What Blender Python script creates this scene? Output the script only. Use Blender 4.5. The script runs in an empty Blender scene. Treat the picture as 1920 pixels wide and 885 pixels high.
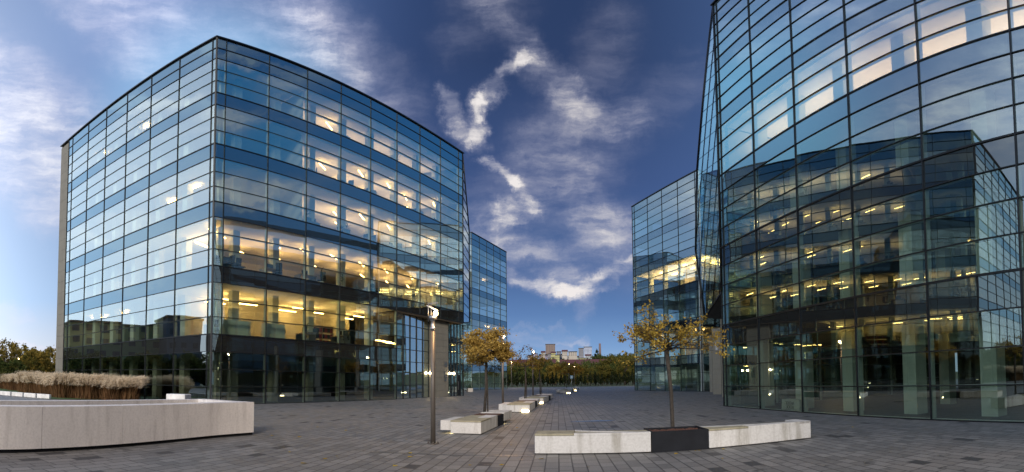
import bpy, bmesh, math, random
from math import sin, cos, tan, atan2, pi, hypot, radians
from mathutils import Vector, Matrix
random.seed(7)
SC = bpy.context.scene
COL = SC.collection
# ---------------------------------------------------------------- camera model (equirectangular panorama)
F, H0, PITCH, ROLL, EYE = 884.1, 682.28, 0.0364, -0.0074, 1.54
U = 1.1                                   # height of one glass row (m)
def unproj(px, py):                       # photo pixel -> azimuth (from +y to +x), elevation
    a = (px - 960) / F; e = (H0 - py) / F
    x, y, z = cos(e) * sin(a), cos(e) * cos(a), sin(e)
    x2 = x * cos(ROLL) - z * sin(ROLL); z2 = x * sin(ROLL) + z * cos(ROLL)
    y3 = y * cos(PITCH) - z2 * sin(PITCH); z3 = y * sin(PITCH) + z2 * cos(PITCH)
    return atan2(x2, y3), math.asin(z3)
def gp(px, py, z=0.0):                    # where the line of sight of a photo point meets height z
    a, e = unproj(px, py); d = (z - EYE) / tan(e)
    return Vector((d * sin(a), d * cos(a), z))
def ad(px, py, d):                        # point of a line of sight at horizontal distance d
    a, e = unproj(px, py)
    return Vector((d * sin(a), d * cos(a), EYE + d * tan(e)))
# ---------------------------------------------------------------- materials
def mat(name):
    m = bpy.data.materials.new(name); m.use_nodes = True
    nt = m.node_tree; nt.nodes.clear()
    out = nt.nodes.new('ShaderNodeOutputMaterial')
    return m, nt, out
def N(nt, typ, **kw):
    n = nt.nodes.new(typ)
    for k, v in kw.items():
        if k.startswith('i_'):
            key = k[2:]
            n.inputs[int(key) if key.isdigit() else key.replace('_', ' ')].default_value = v
        else: setattr(n, k, v)
    return n
def L(nt, a, b): nt.links.new(a, b)
def mth(nt, op, a, b=None, c=None, clamp=False):
    n = nt.nodes.new('ShaderNodeMath'); n.operation = op; n.use_clamp = clamp
    for i, v in enumerate((a, b, c)):
        if v is None: continue
        if isinstance(v, (int, float)): n.inputs[i].default_value = v
        else: nt.links.new(v, n.inputs[i])
    return n.outputs[0]
def mixc(nt, fac, a, b, typ='MIX'):
    n = nt.nodes.new('ShaderNodeMix'); n.data_type = 'RGBA'; n.blend_type = typ
    for sock, v in ((n.inputs[0], fac), (n.inputs[6], a), (n.inputs[7], b)):
        if isinstance(v, (int, float)): sock.default_value = v
        elif isinstance(v, tuple): sock.default_value = v if len(v) == 4 else (*v, 1)
        else: nt.links.new(v, sock)
    return n.outputs[2]
def ramp(nt, fac, stops):
    n = nt.nodes.new('ShaderNodeValToRGB'); cr = n.color_ramp
    while len(cr.elements) < len(stops): cr.elements.new(0.5)
    for e, (p, c) in zip(cr.elements, stops):
        e.position = p; e.color = (*c, 1) if len(c) == 3 else c
    L(nt, fac, n.inputs[0]); return n.outputs[0]
def noise(nt, vec, scale, detail=4, rough=.55, out=0):
    n = N(nt, 'ShaderNodeTexNoise'); n.inputs['Scale'].default_value = scale
    n.inputs['Detail'].default_value = detail; n.inputs['Roughness'].default_value = rough
    if vec is not None: L(nt, vec, n.inputs['Vector'])
    return n.outputs[out]
def objco(nt): return N(nt, 'ShaderNodeTexCoord').outputs['Object']
def geo(nt): return N(nt, 'ShaderNodeNewGeometry').outputs['Position']
def simple(name, col, rough=.6, metal=0., var=.25, scale=3., bump=.0, spec=.4, col2=None):
    m, nt, out = mat(name); b = N(nt, 'ShaderNodeBsdfPrincipled')
    b.inputs['Roughness'].default_value = rough; b.inputs['Metallic'].default_value = metal
    b.inputs['Specular IOR Level'].default_value = spec
    v = noise(nt, objco(nt), scale, 5, .6)
    lo = tuple(c * (1 - var) for c in col); hi = tuple(min(1, c * (1 + var)) for c in (col2 or col))
    L(nt, ramp(nt, v, [(.3, lo), (.7, hi)]), b.inputs['Base Color'])
    if bump:
        bp = N(nt, 'ShaderNodeBump'); bp.inputs['Strength'].default_value = bump; bp.inputs['Distance'].default_value = .02
        L(nt, noise(nt, objco(nt), scale * 6, 4), bp.inputs['Height']); L(nt, bp.outputs[0], b.inputs['Normal'])
    L(nt, b.outputs[0], out.inputs[0]); return m
def emitter(name, col, s):
    m, nt, out = mat(name); e = N(nt, 'ShaderNodeEmission'); e.inputs[0].default_value = (*col, 1); e.inputs[1].default_value = s
    L(nt, e.outputs[0], out.inputs[0]); return m
def leafmat(name, cols, trans=.35):
    m, nt, out = mat(name)
    g = N(nt, 'ShaderNodeNewGeometry'); oi = N(nt, 'ShaderNodeObjectInfo')
    r = mth(nt, 'FRACT', mth(nt, 'ADD', g.outputs['Random Per Island'], mth(nt, 'MULTIPLY', oi.outputs['Random'], .35)))
    k = len(cols) - 1
    c = ramp(nt, r, [(i / k, cc) for i, cc in enumerate(cols)])
    d = N(nt, 'ShaderNodeBsdfDiffuse'); t = N(nt, 'ShaderNodeBsdfTranslucent'); mx = N(nt, 'ShaderNodeMixShader'); mx.inputs[0].default_value = trans
    L(nt, c, d.inputs[0]); L(nt, c, t.inputs[0]); L(nt, d.outputs[0], mx.inputs[1]); L(nt, t.outputs[0], mx.inputs[2]); L(nt, mx.outputs[0], out.inputs[0])
    return m
def glassmat(name, tint, refl, r0, wave, opaque=None, rmax=1.0):
    m, nt, out = mat(name)
    pos = geo(nt)
    bp = N(nt, 'ShaderNodeBump'); bp.inputs['Strength'].default_value = 1.; bp.inputs['Distance'].default_value = wave
    L(nt, noise(nt, pos, .55, 1.2, .4), bp.inputs['Height'])
    lw = N(nt, 'ShaderNodeLayerWeight'); lw.inputs[0].default_value = .5
    fac = mth(nt, 'MULTIPLY_ADD', mth(nt, 'POWER', lw.outputs['Facing'], 2.3), rmax - r0, r0)
    gl = N(nt, 'ShaderNodeBsdfGlossy'); gl.inputs['Roughness'].default_value = .0
    gl.inputs['Color'].default_value = (*refl, 1); L(nt, bp.outputs[0], gl.inputs['Normal'])
    if opaque:
        b = N(nt, 'ShaderNodeBsdfDiffuse'); b.inputs[0].default_value = (*opaque, 1)
    else:
        b = N(nt, 'ShaderNodeBsdfTransparent'); b.inputs[0].default_value = (*tint, 1)
    mx = N(nt, 'ShaderNodeMixShader'); L(nt, fac, mx.inputs[0]); L(nt, b.outputs[0], mx.inputs[1]); L(nt, gl.outputs[0], mx.inputs[2])
    L(nt, mx.outputs[0], out.inputs[0]); return m
M = {}
M['glass'] = glassmat('curtain_wall_glass', (.66, .74, .66), (.80, .93, .95), .31, .0026)
M['spandrel'] = glassmat('spandrel_glass', None, (.46, .69, .84), .20, .0026, opaque=(.022, .030, .034))
M['glass2'] = glassmat('silver_curtain_wall_glass', (.52, .62, .54), (.80, .97, 1.), .48, .0026)
M['glass3'] = glassmat('dulled_curtain_wall_glass', (.60, .70, .60), (.80, .95, .95), .24, .0028)  # same glass mirroring less, so lower floors' dim reflections sit in the material
M['glass4'] = glassmat('half_dulled_curtain_wall_glass', (.56, .66, .57), (.80, .96, .98), .37, .0026)  # in-between copy of the glass, reflection partly dimmed by the material
M['glass5'] = glassmat('darkened_ground_floor_glass', (.36, .40, .34), (.80, .93, .95), .26, .0026)  # tinted darker than the floors above so columns behind it look dim
M['spandrel3'] = glassmat('dulled_spandrel_glass', None, (.60, .70, .72), .22, .0028, opaque=(.022, .022, .020))  # spandrel copy browned and dulled, dark reflection put into its colour
M['spandrel2'] = glassmat('silver_spandrel_glass', None, (.66, .84, .94), .30, .0026, opaque=(.09, .125, .14))
M['frame'] = simple('dark_frame_metal', (.022, .024, .026), .45, .6, .1)
M['inner'] = simple('inner_frame_paint', (.50, .56, .52), .5, 0, .05)
M['ceil'] = simple('ceiling_paint', (.74, .72, .68), .8, 0, .04)
M['carpet'] = simple('floor_carpet', (.16, .15, .14), .9, 0, .15)
M['iwall'] = simple('interior_wall_paint', (.70, .66, .58), .8, 0, .05)
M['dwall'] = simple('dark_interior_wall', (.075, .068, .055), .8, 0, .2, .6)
M['column'] = simple('column_paint', (.70, .74, .66), .7, 0, .05)
M['cap'] = simple('roof_edge_metal', (.03, .032, .036), .4, .5, .1)
M['tube'] = emitter('warm_ceiling_tube', (1., .55, .17), 30.)
M['tube2'] = emitter('peach_ceiling_panel', (1., .60, .33), 12.)
M['lampglow'] = emitter('street_lamp_glow', (1., .66, .28), 40.)
M['led'] = emitter('bench_led_glow', (1., .78, .38), 22.)
M['bulb'] = emitter('wall_lamp_glow', (1., .75, .4), 60.)
M['whiteplast'] = simple('white_plastic', (.75, .75, .73), .5)
M['wood'] = simple('desk_wood', (.42, .30, .18), .5, 0, .2, 6)
M['darkplast'] = simple('black_fabric', (.02, .02, .022), .8)
M['steel'] = simple('grey_steel', (.30, .30, .31), .35, .9, .1)
M['pole'] = simple('lamp_pole_paint', (.12, .105, .09), .45, .3, .15, 4)
M['bark'] = simple('tree_bark', (.045, .038, .03), .9, 0, .45, 14, .5)
M['soil'] = simple('bark_mulch', (.10, .045, .03), .95, 0, .6, 30, .8)
M['darkplanter'] = simple('anthracite_steel', (.013, .0145, .018), .75, 0, .2, 3, spec=.15)
M['redroof'] = simple('red_roof_tiles', (.10, .035, .035), .8, 0, .3)
M['grass'] = simple('lawn_grass', (.05, .095, .022), .9, 0, .45, 8, .4)
M['field'] = simple('ground_earth', (.06, .075, .03), .95, 0, .4, .08)
M['leaf_yellow'] = leafmat('autumn_leaf_yellow', [(.24, .14, .03), (.46, .32, .06), (.56, .42, .09), (.34, .21, .04)])
M['leaf_ochre'] = leafmat('autumn_leaf_ochre', [(.30, .19, .045), (.48, .33, .08), (.56, .40, .12), (.22, .14, .035)])
M['leaf_orange'] = leafmat('autumn_leaf_orange', [(.15, .07, .015), (.24, .12, .02), (.13, .10, .02), (.20, .13, .03)])
M['leaf_green'] = leafmat('mixed_green_leaf', [(.045, .075, .022), (.085, .115, .035), (.13, .135, .045), (.06, .09, .028)])
M['leaf_olive'] = leafmat('olive_leaf', [(.06, .075, .02), (.13, .12, .03), (.17, .13, .03), (.09, .09, .025)])
M['leaf_gold'] = leafmat('golden_leaf', [(.15, .13, .03), (.27, .20, .045), (.33, .23, .05), (.20, .15, .035)])
M['conifer'] = leafmat('dark_conifer_leaf', [(.014, .022, .012), (.025, .036, .016), (.035, .04, .02)], .15)
M['house_plant'] = leafmat('house_plant_leaf', [(.02, .05, .015), (.04, .09, .025)], .3)
M['plume'] = leafmat('grass_plume', [(.66, .55, .40), (.82, .71, .54), (.74, .62, .45)], .3)
M['straw'] = leafmat('grass_stem', [(.16, .085, .04), (.26, .15, .075), (.12, .07, .04), (.20, .13, .06)], .3)
def concrete(name, base, dirt, rusty=0., streak=1., rough=.75):
    m, nt, out = mat(name); b = N(nt, 'ShaderNodeBsdfPrincipled'); b.inputs['Roughness'].default_value = rough; b.inputs['Specular IOR Level'].default_value = .3
    p = geo(nt)
    mp = N(nt, 'ShaderNodeMapping'); mp.inputs['Scale'].default_value = (2.6, 2.6, .35); L(nt, p, mp.inputs[0])
    st = noise(nt, mp.outputs[0], 1.6, 6, .62)
    fine = noise(nt, p, 22, 6, .7); big = noise(nt, p, .9, 3, .5)
    c = mixc(nt, mth(nt, 'MULTIPLY', ramp_f(nt, st, .46, .74), streak), base, dirt)
    c = mixc(nt, mth(nt, 'MULTIPLY', ramp_f(nt, big, .35, .75), .35), c, tuple(x * .72 for x in base))
    c = mixc(nt, mth(nt, 'MULTIPLY', ramp_f(nt, fine, .35, .8), .3), c, tuple(x * .6 for x in dirt))
    L(nt, c, b.inputs['Base Color'])
    bp = N(nt, 'ShaderNodeBump'); bp.inputs['Strength'].default_value = .25; bp.inputs['Distance'].default_value = .01
    L(nt, fine, bp.inputs['Height']); L(nt, bp.outputs[0], b.inputs['Normal']); L(nt, b.outputs[0], out.inputs[0]); return m
def ramp_f(nt, v, a, b):
    n = N(nt, 'ShaderNodeMapRange', interpolation_type='SMOOTHSTEP'); n.inputs[1].default_value = a; n.inputs[2].default_value = b
    L(nt, v, n.inputs[0]); return n.outputs[0]
M['bench'] = concrete('bench_concrete', (.62, .61, .58), (.26, .24, .19), streak=.75)
M['slabtop'] = concrete('weathered_bench_top', (.36, .33, .23), (.16, .15, .10), streak=.8)
M['planterwall'] = concrete('smooth_pale_concrete', (.80, .765, .735), (.47, .44, .41), streak=.6)
M['darkpier'] = concrete('dark_stone_cladding', (.20, .195, .165), (.13, .125, .105), streak=.5)
M['pier'] = concrete('stone_cladding', (.34, .33, .27), (.24, .23, .19), streak=.5)
def paving():
    m, nt, out = mat('grey_block_paving'); b = N(nt, 'ShaderNodeBsdfPrincipled'); b.inputs['Specular IOR Level'].default_value = .45
    p = geo(nt)
    mp = N(nt, 'ShaderNodeMapping'); mp.inputs['Rotation'].default_value = (0, 0, radians(PAVE_ROT)); L(nt, p, mp.inputs[0])
    br = N(nt, 'ShaderNodeTexBrick'); L(nt, mp.outputs[0], br.inputs['Vector'])
    br.offset = .37; br.offset_frequency = 2; br.squash = 1.5; br.squash_frequency = 3
    br.inputs['Scale'].default_value = 1.; br.inputs['Brick Width'].default_value = .40; br.inputs['Row Height'].default_value = .245
    br.inputs['Mortar Size'].default_value = .013; br.inputs['Mortar Smooth'].default_value = .15; br.inputs['Bias'].default_value = 0
    br.inputs['Color1'].default_value = (.0, .0, .0, 1); br.inputs['Color2'].default_value = (1, 1, 1, 1); br.inputs['Mortar'].default_value = (.5, .5, .5, 1)
    sep = N(nt, 'ShaderNodeSeparateColor'); L(nt, br.outputs[0], sep.inputs[0])
    rnd = sep.outputs[0]
    c = ramp(nt, rnd, [(0, (.13, .13, .124)), (.5, (.188, .186, .177)), (1, (.25, .245, .23))])
    big = noise(nt, p, .16, 4, .6); mid = noise(nt, p, 1.1, 6, .65); fine = noise(nt, p, 30, 5, .7)
    c = mixc(nt, mth(nt, 'MULTIPLY', ramp_f(nt, big, .38, .68), .5), c, (.27, .235, .20))
    c = mixc(nt, mth(nt, 'MULTIPLY', ramp_f(nt, fine, .3, .8), .35), c, (.07, .07, .07))
    mp2 = N(nt, 'ShaderNodeMapping'); mp2.inputs['Rotation'].default_value = (0, 0, radians(PAVE_ROT)); mp2.inputs['Scale'].default_value = (.8, 1.5, 1); L(nt, p, mp2.inputs[0])
    st = noise(nt, mp2.outputs[0], 2.1, 3, .62)
    stain = mth(nt, 'MULTIPLY', ramp_f(nt, st, .625, .67), ramp_f(nt, mid, .40, .55))
    drk = mth(nt, 'GREATER_THAN', rnd, .975)
    c = mixc(nt, mth(nt, 'MULTIPLY', mth(nt, 'MAXIMUM', stain, drk), .85), c, (.022, .022, .024))
    c = mixc(nt, mth(nt, 'MULTIPLY', br.outputs['Fac'], .85), c, (.028, .026, .025))
    L(nt, c, b.inputs['Base Color'])
    L(nt, mth(nt, 'MULTIPLY_ADD', stain, -.25, mth(nt, 'MULTIPLY_ADD', fine, .25, .46)), b.inputs['Roughness'])
    h = mth(nt, 'ADD', mth(nt, 'MULTIPLY', br.outputs['Fac'], -1.), mth(nt, 'MULTIPLY', fine, .35))
    bp = N(nt, 'ShaderNodeBump'); bp.inputs['Strength'].default_value = .5; bp.inputs['Distance'].default_value = .006
    L(nt, h, bp.inputs['Height']); L(nt, bp.outputs[0], b.inputs['Normal']); L(nt, b.outputs[0], out.inputs[0]); return m
_pa, _pb = gp(812, 832), gp(943, 767)
PAVE_ROT = -math.degrees(atan2(_pb.y - _pa.y, _pb.x - _pa.x))
M['paving'] = paving()
# ---------------------------------------------------------------- mesh helpers
def addbox(bm, c, sx, sy, sz, rz=0., rx=0., mi=0):
    mtx = Matrix.Translation(c) @ Matrix.Rotation(rz, 4, 'Z') @ Matrix.Rotation(rx, 4, 'X') @ Matrix.Diagonal((sx, sy, sz, 1))
    r = bmesh.ops.create_cube(bm, size=1., matrix=mtx)
    if mi:
        for v in r['verts']:
            for f in v.link_faces: f.material_index = mi
    return r['verts']
def quad(bm, a, b, c, d, mi=0):
    f = bm.faces.new([bm.verts.new(p) for p in (a, b, c, d)]); f.material_index = mi; return f
def prism(bm, pts, z0, z1, mi=0):
    lo = [bm.verts.new((p[0], p[1], z0 if not callable(z0) else z0(p))) for p in pts]
    hi = [bm.verts.new((p[0], p[1], z1)) for p in pts]
    n = len(pts)
    fs = [bm.faces.new(lo[::-1]), bm.faces.new(hi)] + [bm.faces.new((lo[i], lo[(i + 1) % n], hi[(i + 1) % n], hi[i])) for i in range(n)]
    for f in fs: f.material_index = mi
    return fs
def tube(bm, pts, rads, seg=8, caps=True, mi=0):
    rings = []
    for i, p in enumerate(pts):
        p = Vector(p)
        d = (Vector(pts[min(i + 1, len(pts) - 1)]) - Vector(pts[max(i - 1, 0)]))
        if d.length < 1e-9: d = Vector((0, 0, 1))
        d.normalize()
        a = d.cross(Vector((0, 0, 1)) if abs(d.z) < .95 else Vector((1, 0, 0))).normalized(); b = d.cross(a)
        rings.append([bm.verts.new(p + (a * cos(2 * pi * k / seg) + b * sin(2 * pi * k / seg)) * rads[i]) for k in range(seg)])
    for r0, r1 in zip(rings, rings[1:]):
        for k in range(seg):
            f = bm.faces.new((r0[k], r0[(k + 1) % seg], r1[(k + 1) % seg], r1[k])); f.smooth = True; f.material_index = mi
    if caps:
        for r in (rings[0][::-1], rings[-1]):
            f = bm.faces.new(r); f.material_index = mi
def obj(name, bm, mats, parent=None, recalc=False, bevel=0.):
    if recalc: bmesh.ops.recalc_face_normals(bm, faces=bm.faces)
    if bevel: bmesh.ops.bevel(bm, geom=[e for e in bm.edges if len(e.link_faces) == 2 and e.calc_face_angle(0) > .6], offset=bevel, segments=2, affect='EDGES', profile=.5)
    me = bpy.data.meshes.new(name); bm.to_mesh(me); bm.free()
    for m in (mats if isinstance(mats, (list, tuple)) else [mats]): me.materials.append(m)
    o = bpy.data.objects.new(name, me); COL.objects.link(o)
    if parent is not None: o.parent = parent
    return o
def tag(o, label=None, cat=None, group=None, kind=None):
    if label: o['label'] = label
    if cat: o['category'] = cat
    if group: o['group'] = group
    if kind: o['kind'] = kind
    return o
def thing(name, label, cat, loc=(0, 0, 0), rz=0., group=None):
    o = bpy.data.objects.new(name, None); COL.objects.link(o); o.empty_display_size = .2
    o.location = loc; o.rotation_euler = (0, 0, rz)
    return tag(o, label, cat, group)
def copytree(src, loc, rz=0., label=None, group=None, scale=None):
    r = src.copy(); COL.objects.link(r); r.location = loc; r.rotation_euler = (0, 0, rz)
    if scale is not None: r.scale = scale if isinstance(scale, (tuple, list)) else (scale,) * 3
    if label: r['label'] = label
    if group: r['group'] = group
    for ch in list(src.children):
        c = ch.copy(); COL.objects.link(c); c.parent = r
        for g in list(ch.children):
            d = g.copy(); COL.objects.link(d); d.parent = c
    return r
BM = bmesh.new
# ---------------------------------------------------------------- curtain-wall buildings
ROWS = 25
def is_sp(i): return i % 4 == 3 or i == 24
def V2(p): return Vector((p[0], p[1], 0))
Z = Vector((0, 0, 1))
def pane(bm, P0, P1, z0, z1, n, jit=.0022, wj=True):
    # one sheet of glass between two plan points, with a hair of tilt
    w = (P1 - P0).length
    a, b = random.uniform(-1, 1) * jit * w * .5, random.uniform(-1, 1) * jit * (z1 - z0) * 1.2
    q = lambda P, z, s, t: Vector((P.x, P.y, z)) + n * (a * s + b * t)
    quad(bm, q(P0, z0, -1, -1), q(P1, z0, 1, -1), q(P1, z1, 1, 1), q(P0, z1, -1, 1))
def facade(bld, p0, d, edges, n, skip=lambda b, i: False, narrow=(), frames=True, rows=ROWS, glass=None, span=None, low=None):
    """p0: start (plan), d: direction, edges: mullion distances, n: outward normal"""
    glass = glass or M['glass']; span = span or M['spandrel']
    p0, d, n = V2(p0), V2(d), V2(n)
    P = lambda s: p0 + d * s
    glass_, span_ = glass, span
    for b in range(len(edges) - 1):
        nar = b in narrow; nm = 'narrow_' if nar else ''
        A, B = P(edges[b]), P(edges[b + 1])
        for f in range(6):
            if low: glass, span = (M['glass3'], M['spandrel3']) if f < low else (M['glass4'], span_) if (f == low and low == 2 and glass_ is M['glass2']) else (glass_, span_)  # lower floors get the dulled copies that darken their reflections
            if low and f == 0 and bld.name == 'office_building': glass = M['glass5']
            elif low == 1: glass = glass_
            bm = BM(); k = 0
            for i in range(4 * f, 4 * f + 3):
                if i < rows and not skip(b, i): pane(bm, A, B, i * U, (i + 1) * U, n); k += 1
            if k: obj(nm + 'window', bm, glass, bld)
            else: bm.free()
            if not skip(b, 4 * f + 3):
                bm = BM(); pane(bm, A, B, (4 * f + 3) * U, (4 * f + 4) * U, n); obj(nm + 'spandrel_panel', bm, span, bld)
        if rows > 24:
            span = span_; bm = BM(); pane(bm, A, B, 24 * U, 25 * U, n); obj(nm + 'parapet_panel', bm, span, bld)
    rz = atan2(d.y, d.x)
    bm = BM(); bi = BM()
    for k, s in enumerate(edges):
        lo = 0
        while lo < rows and skip(min(k, len(edges) - 2), lo) and skip(max(k - 1, 0), lo): lo += 1
        z0, z1 = lo * U, rows * U
        addbox(bm, P(s) + n * .025 + Z * (z0 + z1) / 2, .042, .06, z1 - z0, rz)
        addbox(bi, P(s) - n * .14 + Z * (z0 + z1) / 2, .05, .18, z1 - z0, rz)
    for i in range(rows + 1):
        runs = []; cur = None
        for b in range(len(edges) - 1):
            ok = not (skip(b, i) and (i == 0 or skip(b, i - 1)))
            if ok:
                if cur is None: cur = [edges[b], edges[b + 1]]
                else: cur[1] = edges[b + 1]
            elif cur: runs.append(cur); cur = None
        if cur: runs.append(cur)
        for s0, s1 in runs:
            hgt = .068 if i % 4 == 0 else .034
            addbox(bm, P((s0 + s1) / 2) + n * .020 + Z * i * U, s1 - s0, .056, hgt, rz)
            addbox(bi, P((s0 + s1) / 2) - n * .12 + Z * i * U, s1 - s0 - .01, .13, .045, rz)
    fr = obj('facade_frame', bm, M['frame'], bld)
    obj('inner_frame', bi, M['inner'], bld)
    return fr
def inset(poly, dist):                     # convex polygon, counter-clockwise
    n = len(poly); out = []
    for i in range(n):
        a, b, c = V2(poly[i - 1]), V2(poly[i]), V2(poly[(i + 1) % n])
        d1 = (b - a).normalized(); d2 = (c - b).normalized()
        n1 = Vector((-d1.y, d1.x, 0)); n2 = Vector((-d2.y, d2.x, 0))
        k = 1 + n1.dot(n2)
        out.append(b + (n1 + n2) * (dist / k))
    return out
def interior(bld, poly, core_d, levels=range(7), wallmat=None, dark=()):
    """slabs, core"""
    p = inset(poly, .38)
    for k in levels:
        bm = BM()
        if k == 0: prism(bm, p, -.20, .02)
        elif k == 6: prism(bm, p, 23.1 * U, 24.2 * U)
        else: prism(bm, p, (4 * k - 1) * U + .02, 4 * k * U - .02)
        bmesh.ops.recalc_face_normals(bm, faces=bm.faces)
        for f in bm.faces:
            f.material_index = 1 if f.normal.z > .5 else 0
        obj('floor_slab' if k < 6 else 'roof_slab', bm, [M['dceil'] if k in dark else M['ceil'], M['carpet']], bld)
    c = inset(poly, core_d); bm = BM()
    prism(bm, c, .03, 23.05 * U)
    obj('core_wall', bm, wallmat or M['iwall'], bld, recalc=True)
M['dceil'] = simple('darkened_ceiling', (.10, .09, .075), .8, 0, .1)  # white ceiling darkened in colour to give unlit floors their shade
def tubes(bld, pts, rz, mat_, lx=1.5, ly=.065, name='ceiling_light'):
    for p in pts:
        bm = BM(); addbox(bm, p, lx, ly, .06, rz); obj(name, bm, mat_, bld)

# ---- left building
LC = Vector((-15.845, 21.339, 0)) * U; AR = .4476; AL = -1.3858; W = 3.0635 * U; S0 = .643 * U; L0 = .3453 * U
dR = Vector((sin(AR), cos(AR), 0)); nR = Vector((dR.y, -dR.x, 0))        # right face
dL = Vector((sin(AL), cos(AL), 0)); nL = Vector((-dL.y, dL.x, 0)) * 1.0
if nL.y > 0: nL = -nL
REND = S0 + 8 * W + .75 * U; LEND = L0 + 6 * W + .8 * U
redges = [0] + [S0 + i * W for i in range(9)] + [REND]
ledges = [0] + [L0 + i * W for i in range(7)] + [LEND]
LB = thing('office_building', 'near left glass office block with concrete end pier and many warm lit floors', 'building', (0, 0, 0))
PW = LEND + 1.75
RECESS = 6        # right-face bays from this index are open under the overhang on the two lowest floors
skipR = lambda b, i: b >= RECESS and i < 7
facade(LB, LC, dR, redges, nR, skip=skipR, narrow=(0, 9), low=2)
facade(LB, LC, dL, ledges, nL, narrow=(0, 7), low=1)
PE, PWp = LC + dR * REND, LC + dL * PW
polyL = [LC, PE, PE + dL * PW, PWp]                   # C -> E -> back -> W is counter-clockwise seen from above?
def ccw(poly):
    a = sum(poly[i - 1].x * poly[i].y - poly[i].x * poly[i - 1].y for i in range(len(poly)))
    return poly if a > 0 else poly[::-1]
polyL = ccw(polyL)
recA = LC + dR * redges[RECESS]
# interior of the upper storeys fills the plan; the lowest two storeys stop at the recess
interior(LB, polyL, 9.5, levels=[2, 3, 4, 5, 6])
low = [LC, recA, recA - nR * 8, PE - nR * 8, PE + dL * PW, PWp]
for k in (0, 1):
    bm = BM()
    q = [LC - nR * .38 - nL * .38, recA - nR * .38, recA - nR * 5.2, PE - nR * 5.2, PE + dL * (PW - .4), PWp - nL * .38]
    prism(bm, q, -.2 if k == 0 else 3 * U + .02, .02 if k == 0 else 4 * U - .02)
    bmesh.ops.recalc_face_normals(bm, faces=bm.faces)
    for f in bm.faces: f.material_index = 1 if f.normal.z > .5 else 0
    obj('floor_slab', bm, [M['ceil'], M['carpet']], LB)
# soffit over the entrance recess
bm = BM(); prism(bm, [recA - nR * .02, PE - nR * .02, PE - nR * 5.2, recA - nR * 5.2], 7 * U - .12, 7 * U - .01); obj('overhang_soffit', bm, simple('soffit_panel', (.10, .085, .065), .6), LB, recalc=True)
# back wall (hidden side) and gable pier
bm = BM(); A, B = PE, PE + dL * PW
A1 = A + dL * 6; quad(bm, A, A1, A1 + Z * 25 * U, A + Z * 25 * U) if False else quad(bm, A + Z * 7 * U, A1 + Z * 7 * U, A1 + Z * 25 * U, A + Z * 25 * U); quad(bm, A1, B, B + Z * 25 * U, A1 + Z * 25 * U); quad(bm, B, PWp, PWp + Z * 25 * U, B + Z * 25 * U); obj('rear_wall', bm, M['pier'], LB)
bm = BM()
for i in range(24):
    c0, c1 = LC + dL * LEND, LC + dL * PW
    prism(bm, [c0 + nL * .06, c1 + nL * .06, c1 - nL * .5, c0 - nL * .5], i * (24.7 * U / 24) + .008, (i + 1) * (24.7 * U / 24) - .008)
obj('gable_pier', bm, M['darkpier'], LB, recalc=True)
bm = BM(); o1 = inset(polyL, -.14); prism(bm, o1, 25 * U, 25 * U + .11); obj('roof_cap', bm, M['cap'], LB, recalc=True)
# corner cover
bm = BM(); addbox(bm, LC + (nR + nL).normalized() * .03 + Z * 12.5 * U, .10, .10, 25 * U - .01, .3); obj('corner_post', bm, M['frame'], LB)
# partitions that close the corner rooms on the right face, columns
bm = BM()
for f in (3, 4, 5):
    s = redges[3] - .12
    a, b = LC + dR * s - nR * .45, LC + dR * s - nR * 9.4
    prism(bm, [a, b, b + dR * .1, a + dR * .1], 4 * f * U + .01, (4 * f + 3) * U)
obj('partition_wall', bm, M['iwall'], LB, recalc=True)
for b in range(1, 9):
    s = redges[b] + W * .62 if b < 9 else 0
    if s > REND - 1: continue
    bm = BM(); c = LC + dR * s - nR * 2.1
    z0 = 7 * U if b >= RECESS else 0
    addbox(bm, c + Z * (z0 + 23 * U) / 2, .55, .55, 23 * U - z0, atan2(dR.y, dR.x)); obj('column', bm, M['column'], LB)
for b in range(1, 7):
    bm = BM(); c = LC + dL * (ledges[b] + W * .4) - nL * 2.1
    addbox(bm, c + Z * 11.5 * U, .55, .55, 23 * U, atan2(dL.y, dL.x)); obj('column', bm, M['column'], LB)
# lights of the right face
arR = atan2(dR.y, dR.x)
def RP(s, dep, z): return LC + dR * s - nR * dep + Z * z
pts = []
for f, b0 in ((5, 3), (4, 3), (3, 3), (2, 0)):
    for b in range(b0, 9):
        if f == 5 and b != 4: continue
        if f == 3 and b in (3, 7): continue
        for dep in ((2.0, 5.0) if f == 2 or b in (5, 6, 8) else (3.2,)):
            s = redges[b] + W * random.choice((.3, .45, .7))
            if s < REND - .8: pts.append(RP(s, dep + random.uniform(-.3, .3), (4 * f + 3) * U - .42))
tubes(LB, pts, arR + .5, M['tube'])
def room_light(bld, q, watts, col=(1., .60, .28), r=.35):
    l = bpy.data.lights.new('room_light', 'AREA'); l.energy = watts * .55; l.color = col; l.shape = 'RECTANGLE'; l.size = 2.8; l.size_y = 2.4
    o = bpy.data.objects.new('room_light', l); COL.objects.link(o); o.location = q; o.rotation_euler = (pi, 0, .4); o.parent = bld
for f in (2, 3, 4, 5):
    for b in ((1, 2, 3, 4, 5, 6, 7, 8) if f == 2 else (3, 4, 5, 6, 7, 8)):
        room_light(LB, RP(redges[b] + W * .5, 3.6 + (b % 2) * .8, (4 * f + 1.9) * U), 125 if f == 2 else 125, (1., .53, .20) if f == 2 else (1., .60, .33))
for b in (1, 2, 3, 4, 5): room_light(LB, RP(redges[b] + W * .5, 2.8, 5.9 * U), 80, (1., .55, .18))
pts = [RP(redges[b] + W * (.35 + .3 * (b % 2)), dep, 7 * U - .4) for b in (1, 2, 3, 4, 5) for dep in ((3.2, 5.0) if b % 2 else (4.2,))]
tubes(LB, pts, arR, M['tube'], 1.7, .12)
arL = atan2(dL.y, dL.x)
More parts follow.
